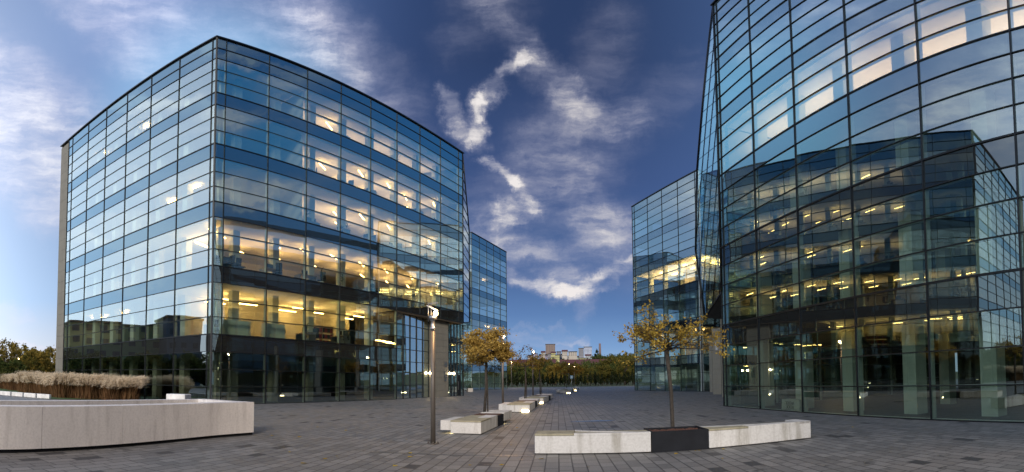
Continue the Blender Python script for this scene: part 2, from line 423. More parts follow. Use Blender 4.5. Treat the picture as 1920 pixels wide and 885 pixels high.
def LP(s, dep, z): return LC + dL * s - nL * dep + Z * z
tubes(LB, [LP(ledges[4] + 1.2, 2.6, 23 * U - .16), LP(ledges[6] + 1.5, 2.4, 23 * U - .16), LP(ledges[2] + .8, 2.4, 15 * U - .16), LP(ledges[3] + 1, 3, 15 * U - .16),
           LP(ledges[5] + 1, 3., 7 * U - .16), LP(ledges[6] + 1.5, 3., 7 * U - .16), LP(ledges[7] - .8, 2.5, 7 * U - .16)], arL, M['tube'], 1.0, .14)
# entrance recess: angled glass wall, stone pier, glazed wall with door
def glazed(bld, A, B, n, ncol, zs, doors=(), gm=None, nm='entrance_window'):
    d = (B - A); Ln = d.length; d = d / Ln; bm = BM(); rz = atan2(d.y, d.x)
    for c in range(ncol):
        g = BM()
        for i in range(len(zs) - 1):
            if (c, i) in doors: continue
            pane(g, A + d * Ln * c / ncol, A + d * Ln * (c + 1) / ncol, zs[i], zs[i + 1], n, .002)
        obj(nm, g, gm or M['glass'], bld)
    for c in range(ncol + 1): addbox(bm, A + d * Ln * c / ncol + n * .03 + Z * (zs[0] + zs[-1]) / 2, .055, .09, zs[-1] - zs[0], rz)
    for z in zs: addbox(bm, A + d * Ln / 2 + n * .025 + Z * z, Ln, .076, .05, rz)
    obj('entrance_frame', bm, M['frame'], bld)
sA, sB = redges[RECESS] + .05, redges[RECESS] + 5.0
sB = 23.65
wA, wB = RP(sA, .12, 0), RP(sB, 1.0, 0)
nn = Vector(((wB - wA).y, -(wB - wA).x, 0)).normalized()
glazed(LB, wA, wB, nn, 5, [0, 1.2, 2.3, 3.3, 4.4, 5.5, 6.6, 7 * U - .14], gm=M['glass2'])
bm = BM()
for i in range(12):
    h = (7 * U - .15) / 12
    prism(bm, [RP(sB + .05, .5, 0), RP(sB + 2.75, .5, 0), RP(sB + 2.75, 2.4, 0), RP(sB + .05, 2.4, 0)], i * h + .006, (i + 1) * h - .006)
pier = obj('entrance_pier', bm, M['darkpier'], LB, recalc=True)
for z, hh in ((3.05, .5), (2.2, .28), (1.85, .28), (1.5, .28)):
    bm = BM(); addbox(bm, RP(sB + 2.2, .485, z + .2), .55, .03, hh, arR); obj('nameplate', bm, M['steel'], pier)
gA, gB = RP(sB + 2.8, .62, 0), RP(REND + .95, .62, 0)
glazed(LB, gA, gB, nR, 5, [0, 1.1, 2.35, 3.4, 4.5, 5.6, 7 * U - .14], doors={(3, 0), (3, 1)})
dd = (gB - gA).normalized(); dlen = (gB - gA).length / 5
bm = BM(); addbox(bm, gA + dd * dlen * 3.5 + Z * 1.14, dlen - .1, .06, 2.2, arR); dr = obj('door', bm, M['frame'], LB)
bm = BM(); addbox(bm, gA + dd * dlen * 3.2 + nR * .08 + Z * 1.1, .04, .06, .9, arR); obj('door_handle', bm, M['steel'], dr)
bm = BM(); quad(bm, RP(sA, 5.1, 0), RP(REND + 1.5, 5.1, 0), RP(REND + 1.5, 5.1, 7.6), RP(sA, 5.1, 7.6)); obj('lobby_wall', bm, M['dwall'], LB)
tubes(LB, [RP(sB + 3.2, 3.0, 5.4), RP(sB + 4.6, 3.4, 5.4), RP(sB + 3.9, 2.2, 2.9), RP(sA + 1.2, 3.0, 5.3), RP(sA + 2.6, 3.4, 5.3), RP(sA + 3.8, 4., 5.3)], arR, M['tube'], 1.0, .3, 'lobby_light')
for s, dp in ((sB - .1, .75), (sB + 2.9, .45), (sB + 3.7, .45)):
    bm = BM(); bmesh.ops.create_uvsphere(bm, u_segments=12, v_segments=8, radius=.11, matrix=Matrix.Translation(RP(s, dp, 2.35))); obj('wall_lamp', bm, M['bulb'], LB)

# ---- far left tower, parallel to the right face
def tower_from(px0, py0, px1, py1, ztop):
    out = []
    for px, py in ((px0, py0), (px1, py1)):
        a, e = unproj(px, py); d = (ztop - EYE) / tan(e); out.append(Vector((d * sin(a), d * cos(a), 0)))
    return out
TOP = 25 * U
a, b = tower_from(884, 436, 949, 473, TOP)
dT = (b - a).normalized(); nT = Vector((dT.y, -dT.x, 0)); LT = (b - a).length
T2 = thing('office_building', 'far left glass office block beyond the ochre tree with two lit windows', 'building')
e2 = [LT * i / 5 for i in range(6)]
facade(T2, a, dT, e2, nT)
sd = Vector((-nT.x * .9 - dT.x * .35, -nT.y * .9 - dT.y * .35, 0)).normalized(); sn = Vector((-sd.y, sd.x, 0))
if sn.y > 0: sn = -sn
facade(T2, a, sd, [0, 3.3, 6.6, 9.9], sn)
A_T2, sd_T2 = a.copy(), sd.copy()
poly2 = ccw([a, b, b - nT * 14, a + sd * 14])
interior(T2, poly2, 6.5)
bm = BM(); prism(bm, inset(poly2, -.12), TOP, TOP + .11); obj('roof_cap', bm, M['cap'], T2, recalc=True)
tubes(T2, [a + dT * (LT * .68) - nT * 2 + Z * (11 * U - .2), a + dT * (LT * .9) - nT * 2 + Z * (11 * U - .2), a + dT * (LT * .66) - nT * 2 + Z * (7 * U - .2), a + dT * (LT * .85) - nT * 2 + Z * (7 * U - .2),
           a + dT * (LT * .6) - nT * 2 + Z * (19 * U - .2)], 1.1, M['tube2'], 1.4, .2)
# ---- right building
RS = 1.02 * U
RC = Vector((9.9345, 20.3019, 0)) * RS; WR = 2.9563 * RS; aRr = 3.1019
dQ = Vector((sin(aRr), cos(aRr), 0)); nQ = Vector((dQ.y, -dQ.x, 0))
if nQ.x > 0: nQ = -nQ
NB = 11
qedges = [-.35] + [i * WR for i in range(NB + 1)]
RB = thing('office_building', 'near right glass office block mirroring the block opposite, pale columns inside', 'building')
facade(RB, RC, dQ, qedges, nQ, narrow=(0,), glass=M['glass2'], span=M['spandrel2'], low=2)
QE = RC + dQ * qedges[-1]; Q0 = RC + dQ * qedges[0]
polyR = ccw([Q0, QE, QE - nQ * 22, Q0 - nQ * 22 + Vector((2, 0, 0))])
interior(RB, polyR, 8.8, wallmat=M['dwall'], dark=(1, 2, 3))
bm = BM(); prism(bm, inset(polyR, -.14), TOP, TOP + .11); obj('roof_cap', bm, M['cap'], RB, recalc=True)
bm = BM(); quad(bm, QE, QE - nQ * 22, QE - nQ * 22 + Z * TOP, QE + Z * TOP); b_ = QE - nQ * 22; c_ = Q0 - nQ * 22 + Vector((2, 0, 0)); quad(bm, b_, c_, c_ + Z * TOP, b_ + Z * TOP); obj('rear_wall', bm, M['pier'], RB)
arQ = atan2(dQ.y, dQ.x)
def QP(s, dep, z): return RC + dQ * s - nQ * dep + Z * z
for k in range(10):
    bm = BM(); addbox(bm, QP(WR * (k + .42), 1.6, 0) + Z * 11.5 * U, .62, .62, 23 * U, arQ); obj('column', bm, M['column'], RB)
for k in range(3):
    bm = BM(); addbox(bm, QP(WR * (k * 2 + .9), 6.2, 0) + Z * 11.5 * U, .55, .55, 23 * U, arQ); obj('column', bm, M['column'], RB)
for s in (.5, 1.5, 2.5, 3.5, 4.5, 5.5):
    room_light(RB, QP(WR * s, 3.2, 13.3 * U), 240, (1., .58, .32)); room_light(RB, QP(WR * s + .8, 6., 13.3 * U), 200, (1., .58, .32))
bm = BM()
for s in (-.2, 6.4):
    prism(bm, [QP(WR * s + .5, .5, 0), QP(WR * s + .6, .5, 0), QP(WR * s + .6, 8.6, 0), QP(WR * s + .5, 8.6, 0)], 12 * U, 15 * U)
prism(bm, [QP(0, 7.5, 0), QP(WR * 6.5, 7.5, 0), QP(WR * 6.5, 7.6, 0), QP(0, 7.6, 0)], 12 * U + .01, 15 * U)
obj('partition_wall', bm, M['iwall'], RB, recalc=True)
# slanted facet closing the near end of the right building, with its diagonal soffit
Tt = Q0 + Z * TOP
fd = Vector((sin(-.085), cos(-.085), 0)); fn = Vector((-fd.y, fd.x, 0))
def facetpt(px, py):                       # meets the facet's vertical plane
    a, e = unproj(px, py); dv = Vector((sin(a), cos(a), 0)); dd_ = Q0.dot(fn) / dv.dot(fn)
    return Vector((dv.x * dd_, dv.y * dd_, EYE + dd_ * tan(e)))
B1 = facetpt(1307, 320); B2 = facetpt(1304.5, 470); B3 = facetpt(1322, 597); B4 = Vector((Q0.x, Q0.y, 5.7 * U))
FC = [Q0 + Z * TOP, B1, B2, B3, B4]
def clipline(poly, n_, c_):
    hits = []
    for i in range(len(poly)):
        p, q = poly[i - 1], poly[i]; dp, dq = p.dot(n_) - c_, q.dot(n_) - c_
        if dp * dq < 0: hits.append(p.lerp(q, dp / (dp - dq)))
    return hits[:2] if len(hits) > 1 else None
bm = BM(); bm.faces.new([bm.verts.new(p) for p in FC]); fac = obj('slanted_glazing', bm, glassmat('facet_glass', (.74, .84, .80), (.88, .97, 1.), .36, .004), RB)
bm = BM()
for k in range(1, 25):
    h = clipline(FC, Z, k * U + .001)
    if h: tube(bm, [h[0] + fn * .02, h[1] + fn * .02], [.012] * 2, 4)
ln = (B1 - FC[0]).normalized(); pn = ln.cross(fn).normalized()
c0 = FC[0].dot(pn); c1 = B4.dot(pn)
for k in range(0, 7):
    h = clipline(FC, pn, c0 + (c1 - c0) * (k + .02) / 6.4)
    if h: tube(bm, [h[0] + fn * .02, h[1] + fn * .02], [.02] * 2, 4)
for p, q in zip(FC, FC[1:] + FC[:1]): tube(bm, [p + fn * .02, q + fn * .02], [.06] * 2, 5)
obj('facade_frame', bm, M['frame'], RB)
bm = BM(); k_ = -fn * 4.5
quad(bm, B3, B4, B4 + k_, B3 + k_); obj('overhang_soffit', bm, simple('soffit_metal', (.10, .10, .09), .4, .3), RB)
# stone piers under it
pa = gp(1361, 762)
def pierbox(px0, px1, py, dep, h, nm='stone_pier'):
    p, q = gp(px0, py), gp(px1, py); d = (q - p).normalized(); n_ = Vector((-d.y, d.x, 0))
    bm = BM(); k = 13
    for i in range(k): prism(bm, [p, q, q + n_ * dep, p + n_ * dep], i * h / k + .005, (i + 1) * h / k - .005)
    return obj(nm, bm, M['pier'], RB, recalc=True)
p1 = pierbox(1354, 1361, 745, .5, 6.2); p2 = pierbox(1337, 1353, 739.5, .8, 6.2); p3 = pierbox(1331, 1336.5, 735.5, .6, 6.2)
bm = BM(); c = gp(1345, 739.5); dv = Vector((c.x, c.y, 0)).normalized(); pc = ad(1345.5, 649, hypot(c.x, c.y) - .06)
addbox(bm, pc, .42, .03, .75, atan2(dv.y, dv.x) - pi / 2); obj('notice_board', bm, M['whiteplast'], p2)
# ---- far right tower
a, b = tower_from(1308, 319, 1185, 388, TOP)
dT3 = (b - a).normalized(); nT3 = Vector((-dT3.y, dT3.x, 0))
LT3 = (b - a).length
T3 = thing('office_building', 'far right glass office block behind the bare tree with one bright yellow lit floor', 'building')
e3 = [0, .6] + [.6 + (LT3 - 1.2) * i / 4 for i in range(1, 5)] + [LT3]
facade(T3, a, dT3, e3, nT3, narrow=(0, 5), glass=M['glass2'], span=M['spandrel2'], low=3)
s3 = Vector((.80, -.60, 0)).normalized(); sn3 = Vector((s3.y, -s3.x, 0))
if sn3.y > 0: sn3 = -sn3
s3 = Vector((.9, .35, 0)).normalized(); sn3 = Vector((s3.y, -s3.x, 0))
facade(T3, a, s3, [0, 3.2, 6.4, 9.6, 12.8], sn3, glass=M['glass2'], span=M['spandrel2'], low=3)
poly3 = ccw([a, b, b + s3 * 14, a + s3 * 14])
interior(T3, poly3, 5.5)
bm = BM(); prism(bm, inset(poly3, -.12), TOP, TOP + .11); obj('roof_cap', bm, M['cap'], T3, recalc=True)
def TP(s, dep, z): return a + dT3 * s - nT3 * dep + Z * z
tubes(T3, [TP(LT3 * t, dep, 15 * U - .15) for t in (.1, .38, .66) for dep in (1.8, 3.9)] + [TP(LT3 * .85, 2., 7 * U - .15), TP(LT3 * .85, 2., 5.9 * U), TP(LT3 * .2, 2., 7 * U - .15)], atan2(dT3.y, dT3.x), M['tube'], 1.8, .4)
tubes(T3, [a + s3 * s_ - sn3 * 2.2 + Z * (15 * U - .15) for s_ in (2, 5, 8)], atan2(s3.y, s3.x), M['tube'], 1.6, .3)
for k in range(4):
    bm = BM(); addbox(bm, TP(LT3 * (.15 + .23 * k), 1.5, 11.5 * U), .5, .5, 23 * U, atan2(dT3.y, dT3.x)); obj('column', bm, M['column'], T3)

# glazed link between the near right block and the far right tower
kA = Q0 - nQ * 11 + dQ * -.3; kB = a + s3 * 10.5
kd = (kA - kB); kl = kd.length; kd = kd / kl; kn = Vector((kd.y, -kd.x, 0))
if kn.x > 0: kn = -kn
facade(RB, kB, kd, [kl * i / 8 for i in range(9)], kn, rows=20)
facade(RB, Q0 - nQ * .12 - dQ * .04, -nQ, [3.3 * i for i in range(7)], -dQ, low=6)
polyK = ccw([kA, kB, kB + Vector((14, 3, 0)), kA + Vector((14, -2, 0))])
pk = inset(polyK, .38)
for k in range(6):
    bm = BM(); prism(bm, pk, (4 * k - 1) * U + .02 if k else -.2, 4 * k * U - .02 if k else .02); bmesh.ops.recalc_face_normals(bm, faces=bm.faces)
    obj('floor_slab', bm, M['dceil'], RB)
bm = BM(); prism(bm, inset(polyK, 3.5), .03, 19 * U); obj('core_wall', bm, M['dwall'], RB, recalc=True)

# glazed link and slanted end facet between the near left block and the far left tower
hd = Vector((sin(.05), cos(.05), 0)); hn = Vector((hd.y, -hd.x, 0))
def hpt(px, py):
    a_, e_ = unproj(px, py); dv = Vector((sin(a_), cos(a_), 0)); k_ = PE.dot(hn) / dv.dot(hn)
    return Vector((dv.x * k_, dv.y * k_, EYE + k_ * tan(e_)))
G_ = [PE + Z * TOP, PE + Z * 7 * U, hpt(880.5, 604), hpt(879.5, 432)]
bm = BM(); bm.faces.new([bm.verts.new(q) for q in G_]); obj('slanted_glazing', bm, M['glass'], LB)
bm = BM()
for q, r_ in zip(G_, G_[1:] + G_[:1]): tube(bm, [q + hn * .02, r_ + hn * .02], [.06] * 2, 5)
for k in range(8, 25):
    h = clipline(G_, Z, k * U + .001)
    if h: tube(bm, [h[0] + hn * .02, h[1] + hn * .02], [.03] * 2, 4)
obj('facade_frame', bm, M['frame'], LB)
mA = PE - nR * 3.2 + dR * 1.6; mB = A_T2 + sd_T2 * 2.6
md_ = (mB - mA); ml = md_.length; md_ = md_ / ml; mn = Vector((md_.y, -md_.x, 0))
if mn.x < 0: mn = -mn
facade(LB, mA, md_, [ml * i / 7 for i in range(8)], mn, rows=20)
polyM = ccw([mA, mB, mB + Vector((-14, 0, 0)), mA + Vector((-14, 5, 0))]); pm = inset(polyM, .38)
for k in range(6):
    bm = BM(); prism(bm, pm, (4 * k - 1) * U + .02 if k else -.2, 4 * k * U - .02 if k else .02); bmesh.ops.recalc_face_normals(bm, faces=bm.faces)
    obj('floor_slab', bm, M['dceil'], LB)
bm = BM(); prism(bm, inset(polyM, 3.), .03, 19 * U); obj('core_wall', bm, M['dwall'], LB, recalc=True)

for t in (.1, .32, .55, .78, .93): room_light(T3, a + dT3 * LT3 * t - nT3 * 2.6 + Z * 13.6 * U, 420, (1., .60, .25))
for s_ in (2, 5.5): room_light(T3, a + s3 * s_ - sn3 * 2.4 + Z * 13.6 * U, 300, (1., .60, .25))
# ---------------------------------------------------------------- ground
bm = BM(); R_ = 1400
bmesh.ops.create_circle(bm, cap_ends=True, segments=64, radius=R_); bmesh.ops.translate(bm, verts=bm.verts, vec=(0, 300, -.012))
tag(obj('ground', bm, M['field']), kind='structure')
edge_far = [gp(x, 725.6) for x in (905, 960, 1040, 1130, 1200)]
far_y = sum(p.y for p in edge_far) / 5
bm = BM(); quad(bm, Vector((-60, -45, -.004)), Vector((75, -45, -.004)), Vector((75, far_y, -.004)), Vector((-60, far_y, -.004)))
tag(obj('plaza_paving', bm, M['paving']), kind='structure')
lw = [gp(-70, 741), gp(0, 738), gp(94, 748.5), gp(172, 749), gp(290, 751), gp(330, 752)]
bm = BM(); bm.faces.new([bm.verts.new(p + Vector((0, 0, .012))) for p in lw + [LC + dL * 2, LC + dL * PW, LC + dL * 60, LC + dL * 90 - nL * -30]])
tag(obj('lawn', bm, M['grass'], recalc=True), kind='structure')
# ---------------------------------------------------------------- curved white planter wall
ctrl = [(-150, 846), (0, 850), (120, 846), (229, 838.5), (320, 830), (408, 821), (475.6, 815.4)]
fr = [gp(*c) for c in ctrl]
def smooth(pts, n=8):
    out = []
    for i in range(len(pts) - 1):
        p0, p1, p2, p3 = pts[max(i - 1, 0)], pts[i], pts[i + 1], pts[min(i + 2, len(pts) - 1)]
        for k in range(n):
            t = k / n; out.append(.5 * ((2 * p1) + (p2 - p0) * t + (2 * p0 - 5 * p1 + 4 * p2 - p3) * t * t + (3 * p1 - p0 - 3 * p2 + p3) * t ** 3))
    out.append(pts[-1]); return out
fs = smooth(fr)
def offset(path, d):
    out = []
    for i, p in enumerate(path):
        t = (path[min(i + 1, len(path) - 1)] - path[max(i - 1, 0)]); t.z = 0; t.normalize()
        out.append(p + Vector((-t.y, t.x, 0)) * d)
    return out
WALL = thing('planter_wall', 'long curved pale concrete planter wall with a dark plinth in the left foreground', 'wall')
def strip(bm, A, B, z0, z1):               # wall solid between two parallel paths
    for i in range(len(A) - 1):
        a, b, c, d = A[i], A[i + 1], B[i + 1], B[i]
        q = lambda p, z: Vector((p.x, p.y, z))
        quad(bm, q(a, z0), q(b, z0), q(b, z1), q(a, z1)); quad(bm, q(a, z1), q(b, z1), q(c, z1), q(d, z1)); quad(bm, q(d, z1), q(c, z1), q(c, z0), q(d, z0))
    for s in (0, -1):
        quad(bm, *(Vector((p.x, p.y, z)) for p, z in ((A[s], z0), (A[s], z1), (B[s], z1), (B[s], z0))))
h_w = .93
# panel breaks at the joints seen in the photo
ja = [unproj(84, 800)[0], unproj(229, 800)[0], unproj(408, 800)[0]]
def az_of(p): return atan2(p.x, p.y)
inner = offset(fs, .42)
brk = [0] + [min(range(len(fs)), key=lambda i: abs(az_of(fs[i]) - a)) for a in ja] + [len(fs) - 1]
for i0, i1 in zip(brk, brk[1:]):
    A = [p.copy() for p in fs[i0:i1 + 1]]; B = [p.copy() for p in inner[i0:i1 + 1]]
    if i0 > 0:
        t = (A[1] - A[0]).normalized() * .009; A[0] += t; B[0] += t
    bm = BM(); strip(bm, A, B, .075, h_w); bmesh.ops.remove_doubles(bm, verts=bm.verts, dist=.0004)
    obj('wall_panel', bm, M['planterwall'], WALL, recalc=True)
bm = BM(); strip(bm, offset(fs, .05), offset(fs, .38), 0, .085); obj('plinth', bm, M['darkplanter'], WALL, recalc=True)
back = offset(fs, 2.6)
bm = BM(); strip(bm, offset(fs, 2.3), back, .05, h_w - .02); obj('wall_panel', bm, M['planterwall'], WALL, recalc=True)
e0, e1 = offset(fs, .42)[-1], offset(fs, 2.3)[-1]
bm = BM(); tn = (fs[-1] - fs[-2]).normalized(); prism(bm, [e0, e1, e1 - tn * .35, e0 - tn * .35], .05, h_w - .004); obj('wall_panel', bm, M['planterwall'], WALL, recalc=True)
bm = BM(); strip(bm, offset(fs, .40), offset(fs, 2.32), .3, h_w - .17); obj('basin_floor', bm, M['steel'], WALL, recalc=True)
# white block on the ledge behind
c = ad(335, 741, hypot(back[-8].x, back[-8].y) + 1.6)
tag(obj('white_block', (lambda b: (addbox(b, Vector((c.x, c.y, .5)), .72, .5, 1.06, .25), b)[1])(BM()), M['whiteplast'], bevel=.02), 'small white boxy utility cabinet standing behind the curved wall', 'cabinet')
# kerb stones at the lawn edge
k0, k1 = gp(-40, 737), gp(94, 748)
for i in range(6):
    a, b = k0.lerp(k1, i / 6 + .006), k0.lerp(k1, (i + 1) / 6 - .012); d = (b - a).normalized(); n_ = Vector((-d.y, d.x, 0))
    bm = BM(); prism(bm, [a, b, b + n_ * .2, a + n_ * .2], 0, .30)
    tag(obj('kerb_stone', bm, M['whiteplast'], recalc=True, bevel=.015), 'white kerb stone edging the lawn beyond the curved wall', 'kerb stone', 'white kerb stones along the lawn')
# ---------------------------------------------------------------- ornamental grass row
def blades(bm, n, rad, h, seed, plume=True):
    rg = random.Random(seed)
    for i in range(n // 2):
        a, r = rg.uniform(0, 2 * pi), rad * 1.15 * math.sqrt(rg.random()); x, y = r * cos(a), r * sin(a); hh = h * rg.uniform(.35, .62); w = rg.uniform(.010, .022); q = rg.uniform(0, pi)
        lx, ly = rg.gauss(0, .16), rg.gauss(0, .16)
        bm.faces.new([bm.verts.new(v) for v in ((x - w * cos(q), y - w * sin(q), 0), (x + w * cos(q), y + w * sin(q), 0), (x + lx, y + ly, hh))])
    for i in range(n):
        a, r = rg.uniform(0, 2 * pi), rad * .85 * math.sqrt(rg.random())
        x, y = r * cos(a), r * sin(a); hh = h * rg.uniform(.7, 1.02)
        lx, ly = cos(a) * rg.uniform(0, rad * .9) + .12, sin(a) * rg.uniform(0, rad * .9)
        w = rg.uniform(.012, .026); pa_ = rg.uniform(0, pi); wx, wy = cos(pa_) * w, sin(pa_) * w
        P = [Vector((x + lx * t * t, y + ly * t * t, hh * (t - .10 * t * t * rg.random()))) for t in (0, .4, .75, 1.)]
        v = [(bm.verts.new(p + Vector((wx, wy, 0)) * s), bm.verts.new(p - Vector((wx, wy, 0)) * s)) for p, s in zip(P, (1, 1, .8, .3))]
        for (a0, a1), (b0, b1) in zip(v, v[1:]): bm.faces.new((a0, a1, b1, b0))
        if plume and rg.random() < .75:
            top = P[-1]
            for k in range(9):
                o = Vector((rg.uniform(-.06, .20), rg.uniform(-.07, .07), rg.uniform(-.20, .12))); s = rg.uniform(.045, .085)
                d1 = Vector((rg.uniform(.3, 1.2), rg.uniform(-.4, .4), rg.uniform(-.1, .9))).normalized() * s * 1.5; d2 = Vector((rg.uniform(-1, 1), rg.uniform(-1, 1), rg.uniform(-1, 1))).normalized() * s * .13
                f = quad(bm, top + o - d1 - d2, top + o + d1 - d2, top + o + d1 + d2, top + o - d1 + d2); f.material_index = 1
gmesh = []
for s in range(3):
    bm = BM(); blades(bm, 620, .62, 1.55, s)
    me = bpy.data.meshes.new('ornamental_grass'); bm.to_mesh(me); bm.free(); me.materials.append(M['straw']); me.materials.append(M['plume']); gmesh.append(me)
gline = [gp(-60, 722), gp(0, 726.5), gp(60, 736), gp(120, 745), gp(236, 750.5)]
seg = [(gline[i + 1] - gline[i]).length for i in range(4)]; NG = 40
for i in range(NG):
    o = bpy.data.objects.new('ornamental_grass', gmesh[i % 3]); COL.objects.link(o)
    t = i / (NG - 1); u_ = t * sum(seg); k = 0
    while k < 3 and u_ > seg[k]: u_ -= seg[k]; k += 1
    o.location = gline[k].lerp(gline[k + 1], u_ / seg[k]) + Vector((random.uniform(-.25, .25), random.uniform(-.4, .4), 0))
    o.rotation_euler = (0, 0, random.uniform(-.5, .5)); s = random.uniform(.9, 1.12); o.scale = (s * 1.15, s * 1.15, s * random.uniform(.93, 1.07) * (.66 + .38 * min(1, t * 1.9)))
    tag(o, 'feathery tan ornamental grass clump in the row behind the curved wall', 'ornamental grass', 'ornamental grass clumps behind the curved wall', 'thing')
# ---------------------------------------------------------------- trees
def leaf(bm, p, s, rg, mi=0):
    a = Vector((rg.gauss(0, 1), rg.gauss(0, 1), rg.gauss(0, .6))).normalized(); b = a.cross(Vector((rg.gauss(0, 1), rg.gauss(0, 1), rg.gauss(0, 1)))).normalized()
    f = bm.faces.new([bm.verts.new(p + v) for v in (-a * s, b * s * .62 - a * s * .1, a * s, -b * s * .62 + a * s * .1)]); f.material_index = mi
def branches(bm, p, d, length, rad, depth, rg, tips, spread=.7, up=.25):
    n = 4; pts = [p.copy()]; rads = [rad]
    for k in range(n):
        d = (d + Vector((rg.gauss(0, .16), rg.gauss(0, .16), rg.gauss(0, .10) + up * .1))).normalized()
        pts.append(pts[-1] + d * length / n); rads.append(rad * (1 - .45 * (k + 1) / n))
    tube(bm, pts, rads, 5 if depth < 2 else 3, False)
    tips += pts[2:]
    if depth <= 0: return
    for k in range(rg.choice((2, 3, 3))):
        i = rg.choice((2, 3, 4)); ax = Vector((rg.gauss(0, 1), rg.gauss(0, 1), rg.gauss(0, .45))).normalized()
        branches(bm, pts[i], (d + ax * spread).normalized(), length * rg.uniform(.55, .8), rads[i] * .65, depth - 1, rg, tips, spread, up)
# foreground tree: bare umbrella crown with thin yellow leaves
tb = gp(1262, 806, .36); dist_f = hypot(tb.x, tb.y); pxm = dist_f / F
tt = ad(1249, 652, dist_f)
rg = random.Random(21)
FT = thing('street_tree', 'slim autumn tree with a sparse yellow crown in the dark planter between foreground benches', 'tree', (tb.x, tb.y, .34))
def loc(p): return Vector(p) - Vector((tb.x, tb.y, .34))
bm = BM(); p0, p1 = loc(tb) - Z * .1, loc(tt)
mid = p0.lerp(p1, .5) + Vector((.035, 0, 0))
tube(bm, [p0, p0.lerp(p1, .06), mid, p1], [.060, .046, .043, .046], 10); obj('trunk', bm, M['bark'], FT)
bm = BM(); tips = []
for k in range(19):
    a = 2 * pi * k / 19 + rg.uniform(-.2, .2); elv = rg.uniform(-.05, .75)
    branches(bm, p1 + Z * rg.uniform(-.12, .05), Vector((cos(a) * cos(elv), sin(a) * cos(elv), sin(elv))), rg.uniform(.48, .72) * (1 - .25 * max(0, elv)), .022, 3, rg, tips, .55, .05)
tips = [t for t in tips if t.z > p1.z - .35]
obj('branches', bm, M['bark'], FT)
bm = BM()
for t in tips:
    rr = hypot(t.x - p1.x, t.y - p1.y)
    if rg.random() < .75 - .12 * (t.z > p1.z + .7):
        for k in range(rg.choice((1, 2, 2, 3, 3))): leaf(bm, t + Vector((rg.gauss(0, .03), rg.gauss(0, .03), rg.gauss(-.02, .03))), rg.uniform(.020, .042), rg)
print('tips', len(tips)); obj('crown', bm, M['leaf_yellow'], FT)
# dense ball crown trees
def ball_tree(name, label, base, top_z, crown_c, rx, rz_, mat_, nleaf, ls, seed, stakes=1, group=None, lean=(0, 0)):
    rg = random.Random(seed); T = thing(name, label, 'tree', base, 0, group)
    B = Vector(base); c = Vector(crown_c) - B
    bm = BM(); k0 = Vector((0, 0, -.12)); k1 = Vector((c.x, c.y, top_z - B.z))
    tube(bm, [k0, k0.lerp(k1, .5) + Vector((.03, .02, 0)), k1], [.055, .048, .042], 8); obj('trunk', bm, M['bark'], T)
    bm = BM(); tips = []
    for k in range(11):
        a = 2 * pi * k / 11 + rg.uniform(-.3, .3); elv = rg.uniform(0, 1.1)
        branches(bm, k1, Vector((cos(a) * cos(elv), sin(a) * cos(elv), sin(elv))), rx * .62, .022, 2, rg, tips, .6, .1)
    obj('branches', bm, M['bark'], T)
    bm = BM(); cl = []
    for k in range(46):
        while True:
            q = Vector((rg.uniform(-1, 1), rg.uniform(-1, 1), rg.uniform(-.8, 1)))
            if .45 < q.length < 1.: break
        cl.append((q, rg.uniform(.13, .30)))
    for k in range(nleaf):
        q, r = rg.choice(cl)
        g = Vector((rg.gauss(0, .6), rg.gauss(0, .6), rg.gauss(0, .5))) * r + q * rg.uniform(.86, 1.)
        leaf(bm, c + Vector((g.x * rx, g.y * rx, g.z * rz_)), ls * rg.uniform(.6, 1.2), rg)
    obj('crown', bm, mat_, T)
    for k in range(stakes):
        bm = BM(); x = .13 * (1 if k == 0 else -1); tube(bm, [(x, .08, -.1), (x * .9, .06, 1.35)], [.028, .026], 6); obj('stake', bm, M['bark'], T)
    return T
t1 = gp(908, 774, .36); d1 = hypot(t1.x, t1.y)
cc = ad(911, 653, d1)
ball_tree('street_tree', 'staked tree with a dense ochre ball crown beside the second street lamp', t1, ad(910, 678, d1).z, cc, 53 * d1 / F, 35 * d1 / F, M['leaf_ochre'], 13000, .042, 5)
for i, (px, py, cx, cy, rx, rz_, mt, nl, lab) in enumerate((
    (984, 747.5, 985, 672, 24, 26, 'leaf_orange', 420, 'nearly bare staked tree on the third bench island, right of the ball crown'),
    (1013, 740.5, 1011, 680, 20, 17, 'leaf_gold', 900, 'small staked tree with dull gold leaves on the fourth bench island'),
    (1062, 727, 1061, 691, 19, 17, 'leaf_orange', 1500, 'small rusty orange tree just left of the blue plaza sign'),
    (1082, 723.5, 1082, 694, 13, 10, 'leaf_orange', 1100, 'smallest orange plaza tree, just right of the blue plaza sign'))):
    d_ = gp(px, py).length if i > 1 else hypot(gp(px, py, .36).x, gp(px, py, .36).y)
    b_ = ad(px, py, d_); c_ = ad(cx, cy, d_)
    ball_tree('street_tree', lab, b_, c_.z - rz_ * .6 * d_ / F, c_, rx * d_ / F, rz_ * d_ / F, M[mt], nl, .034 + .0009 * d_, 30 + i, 1)
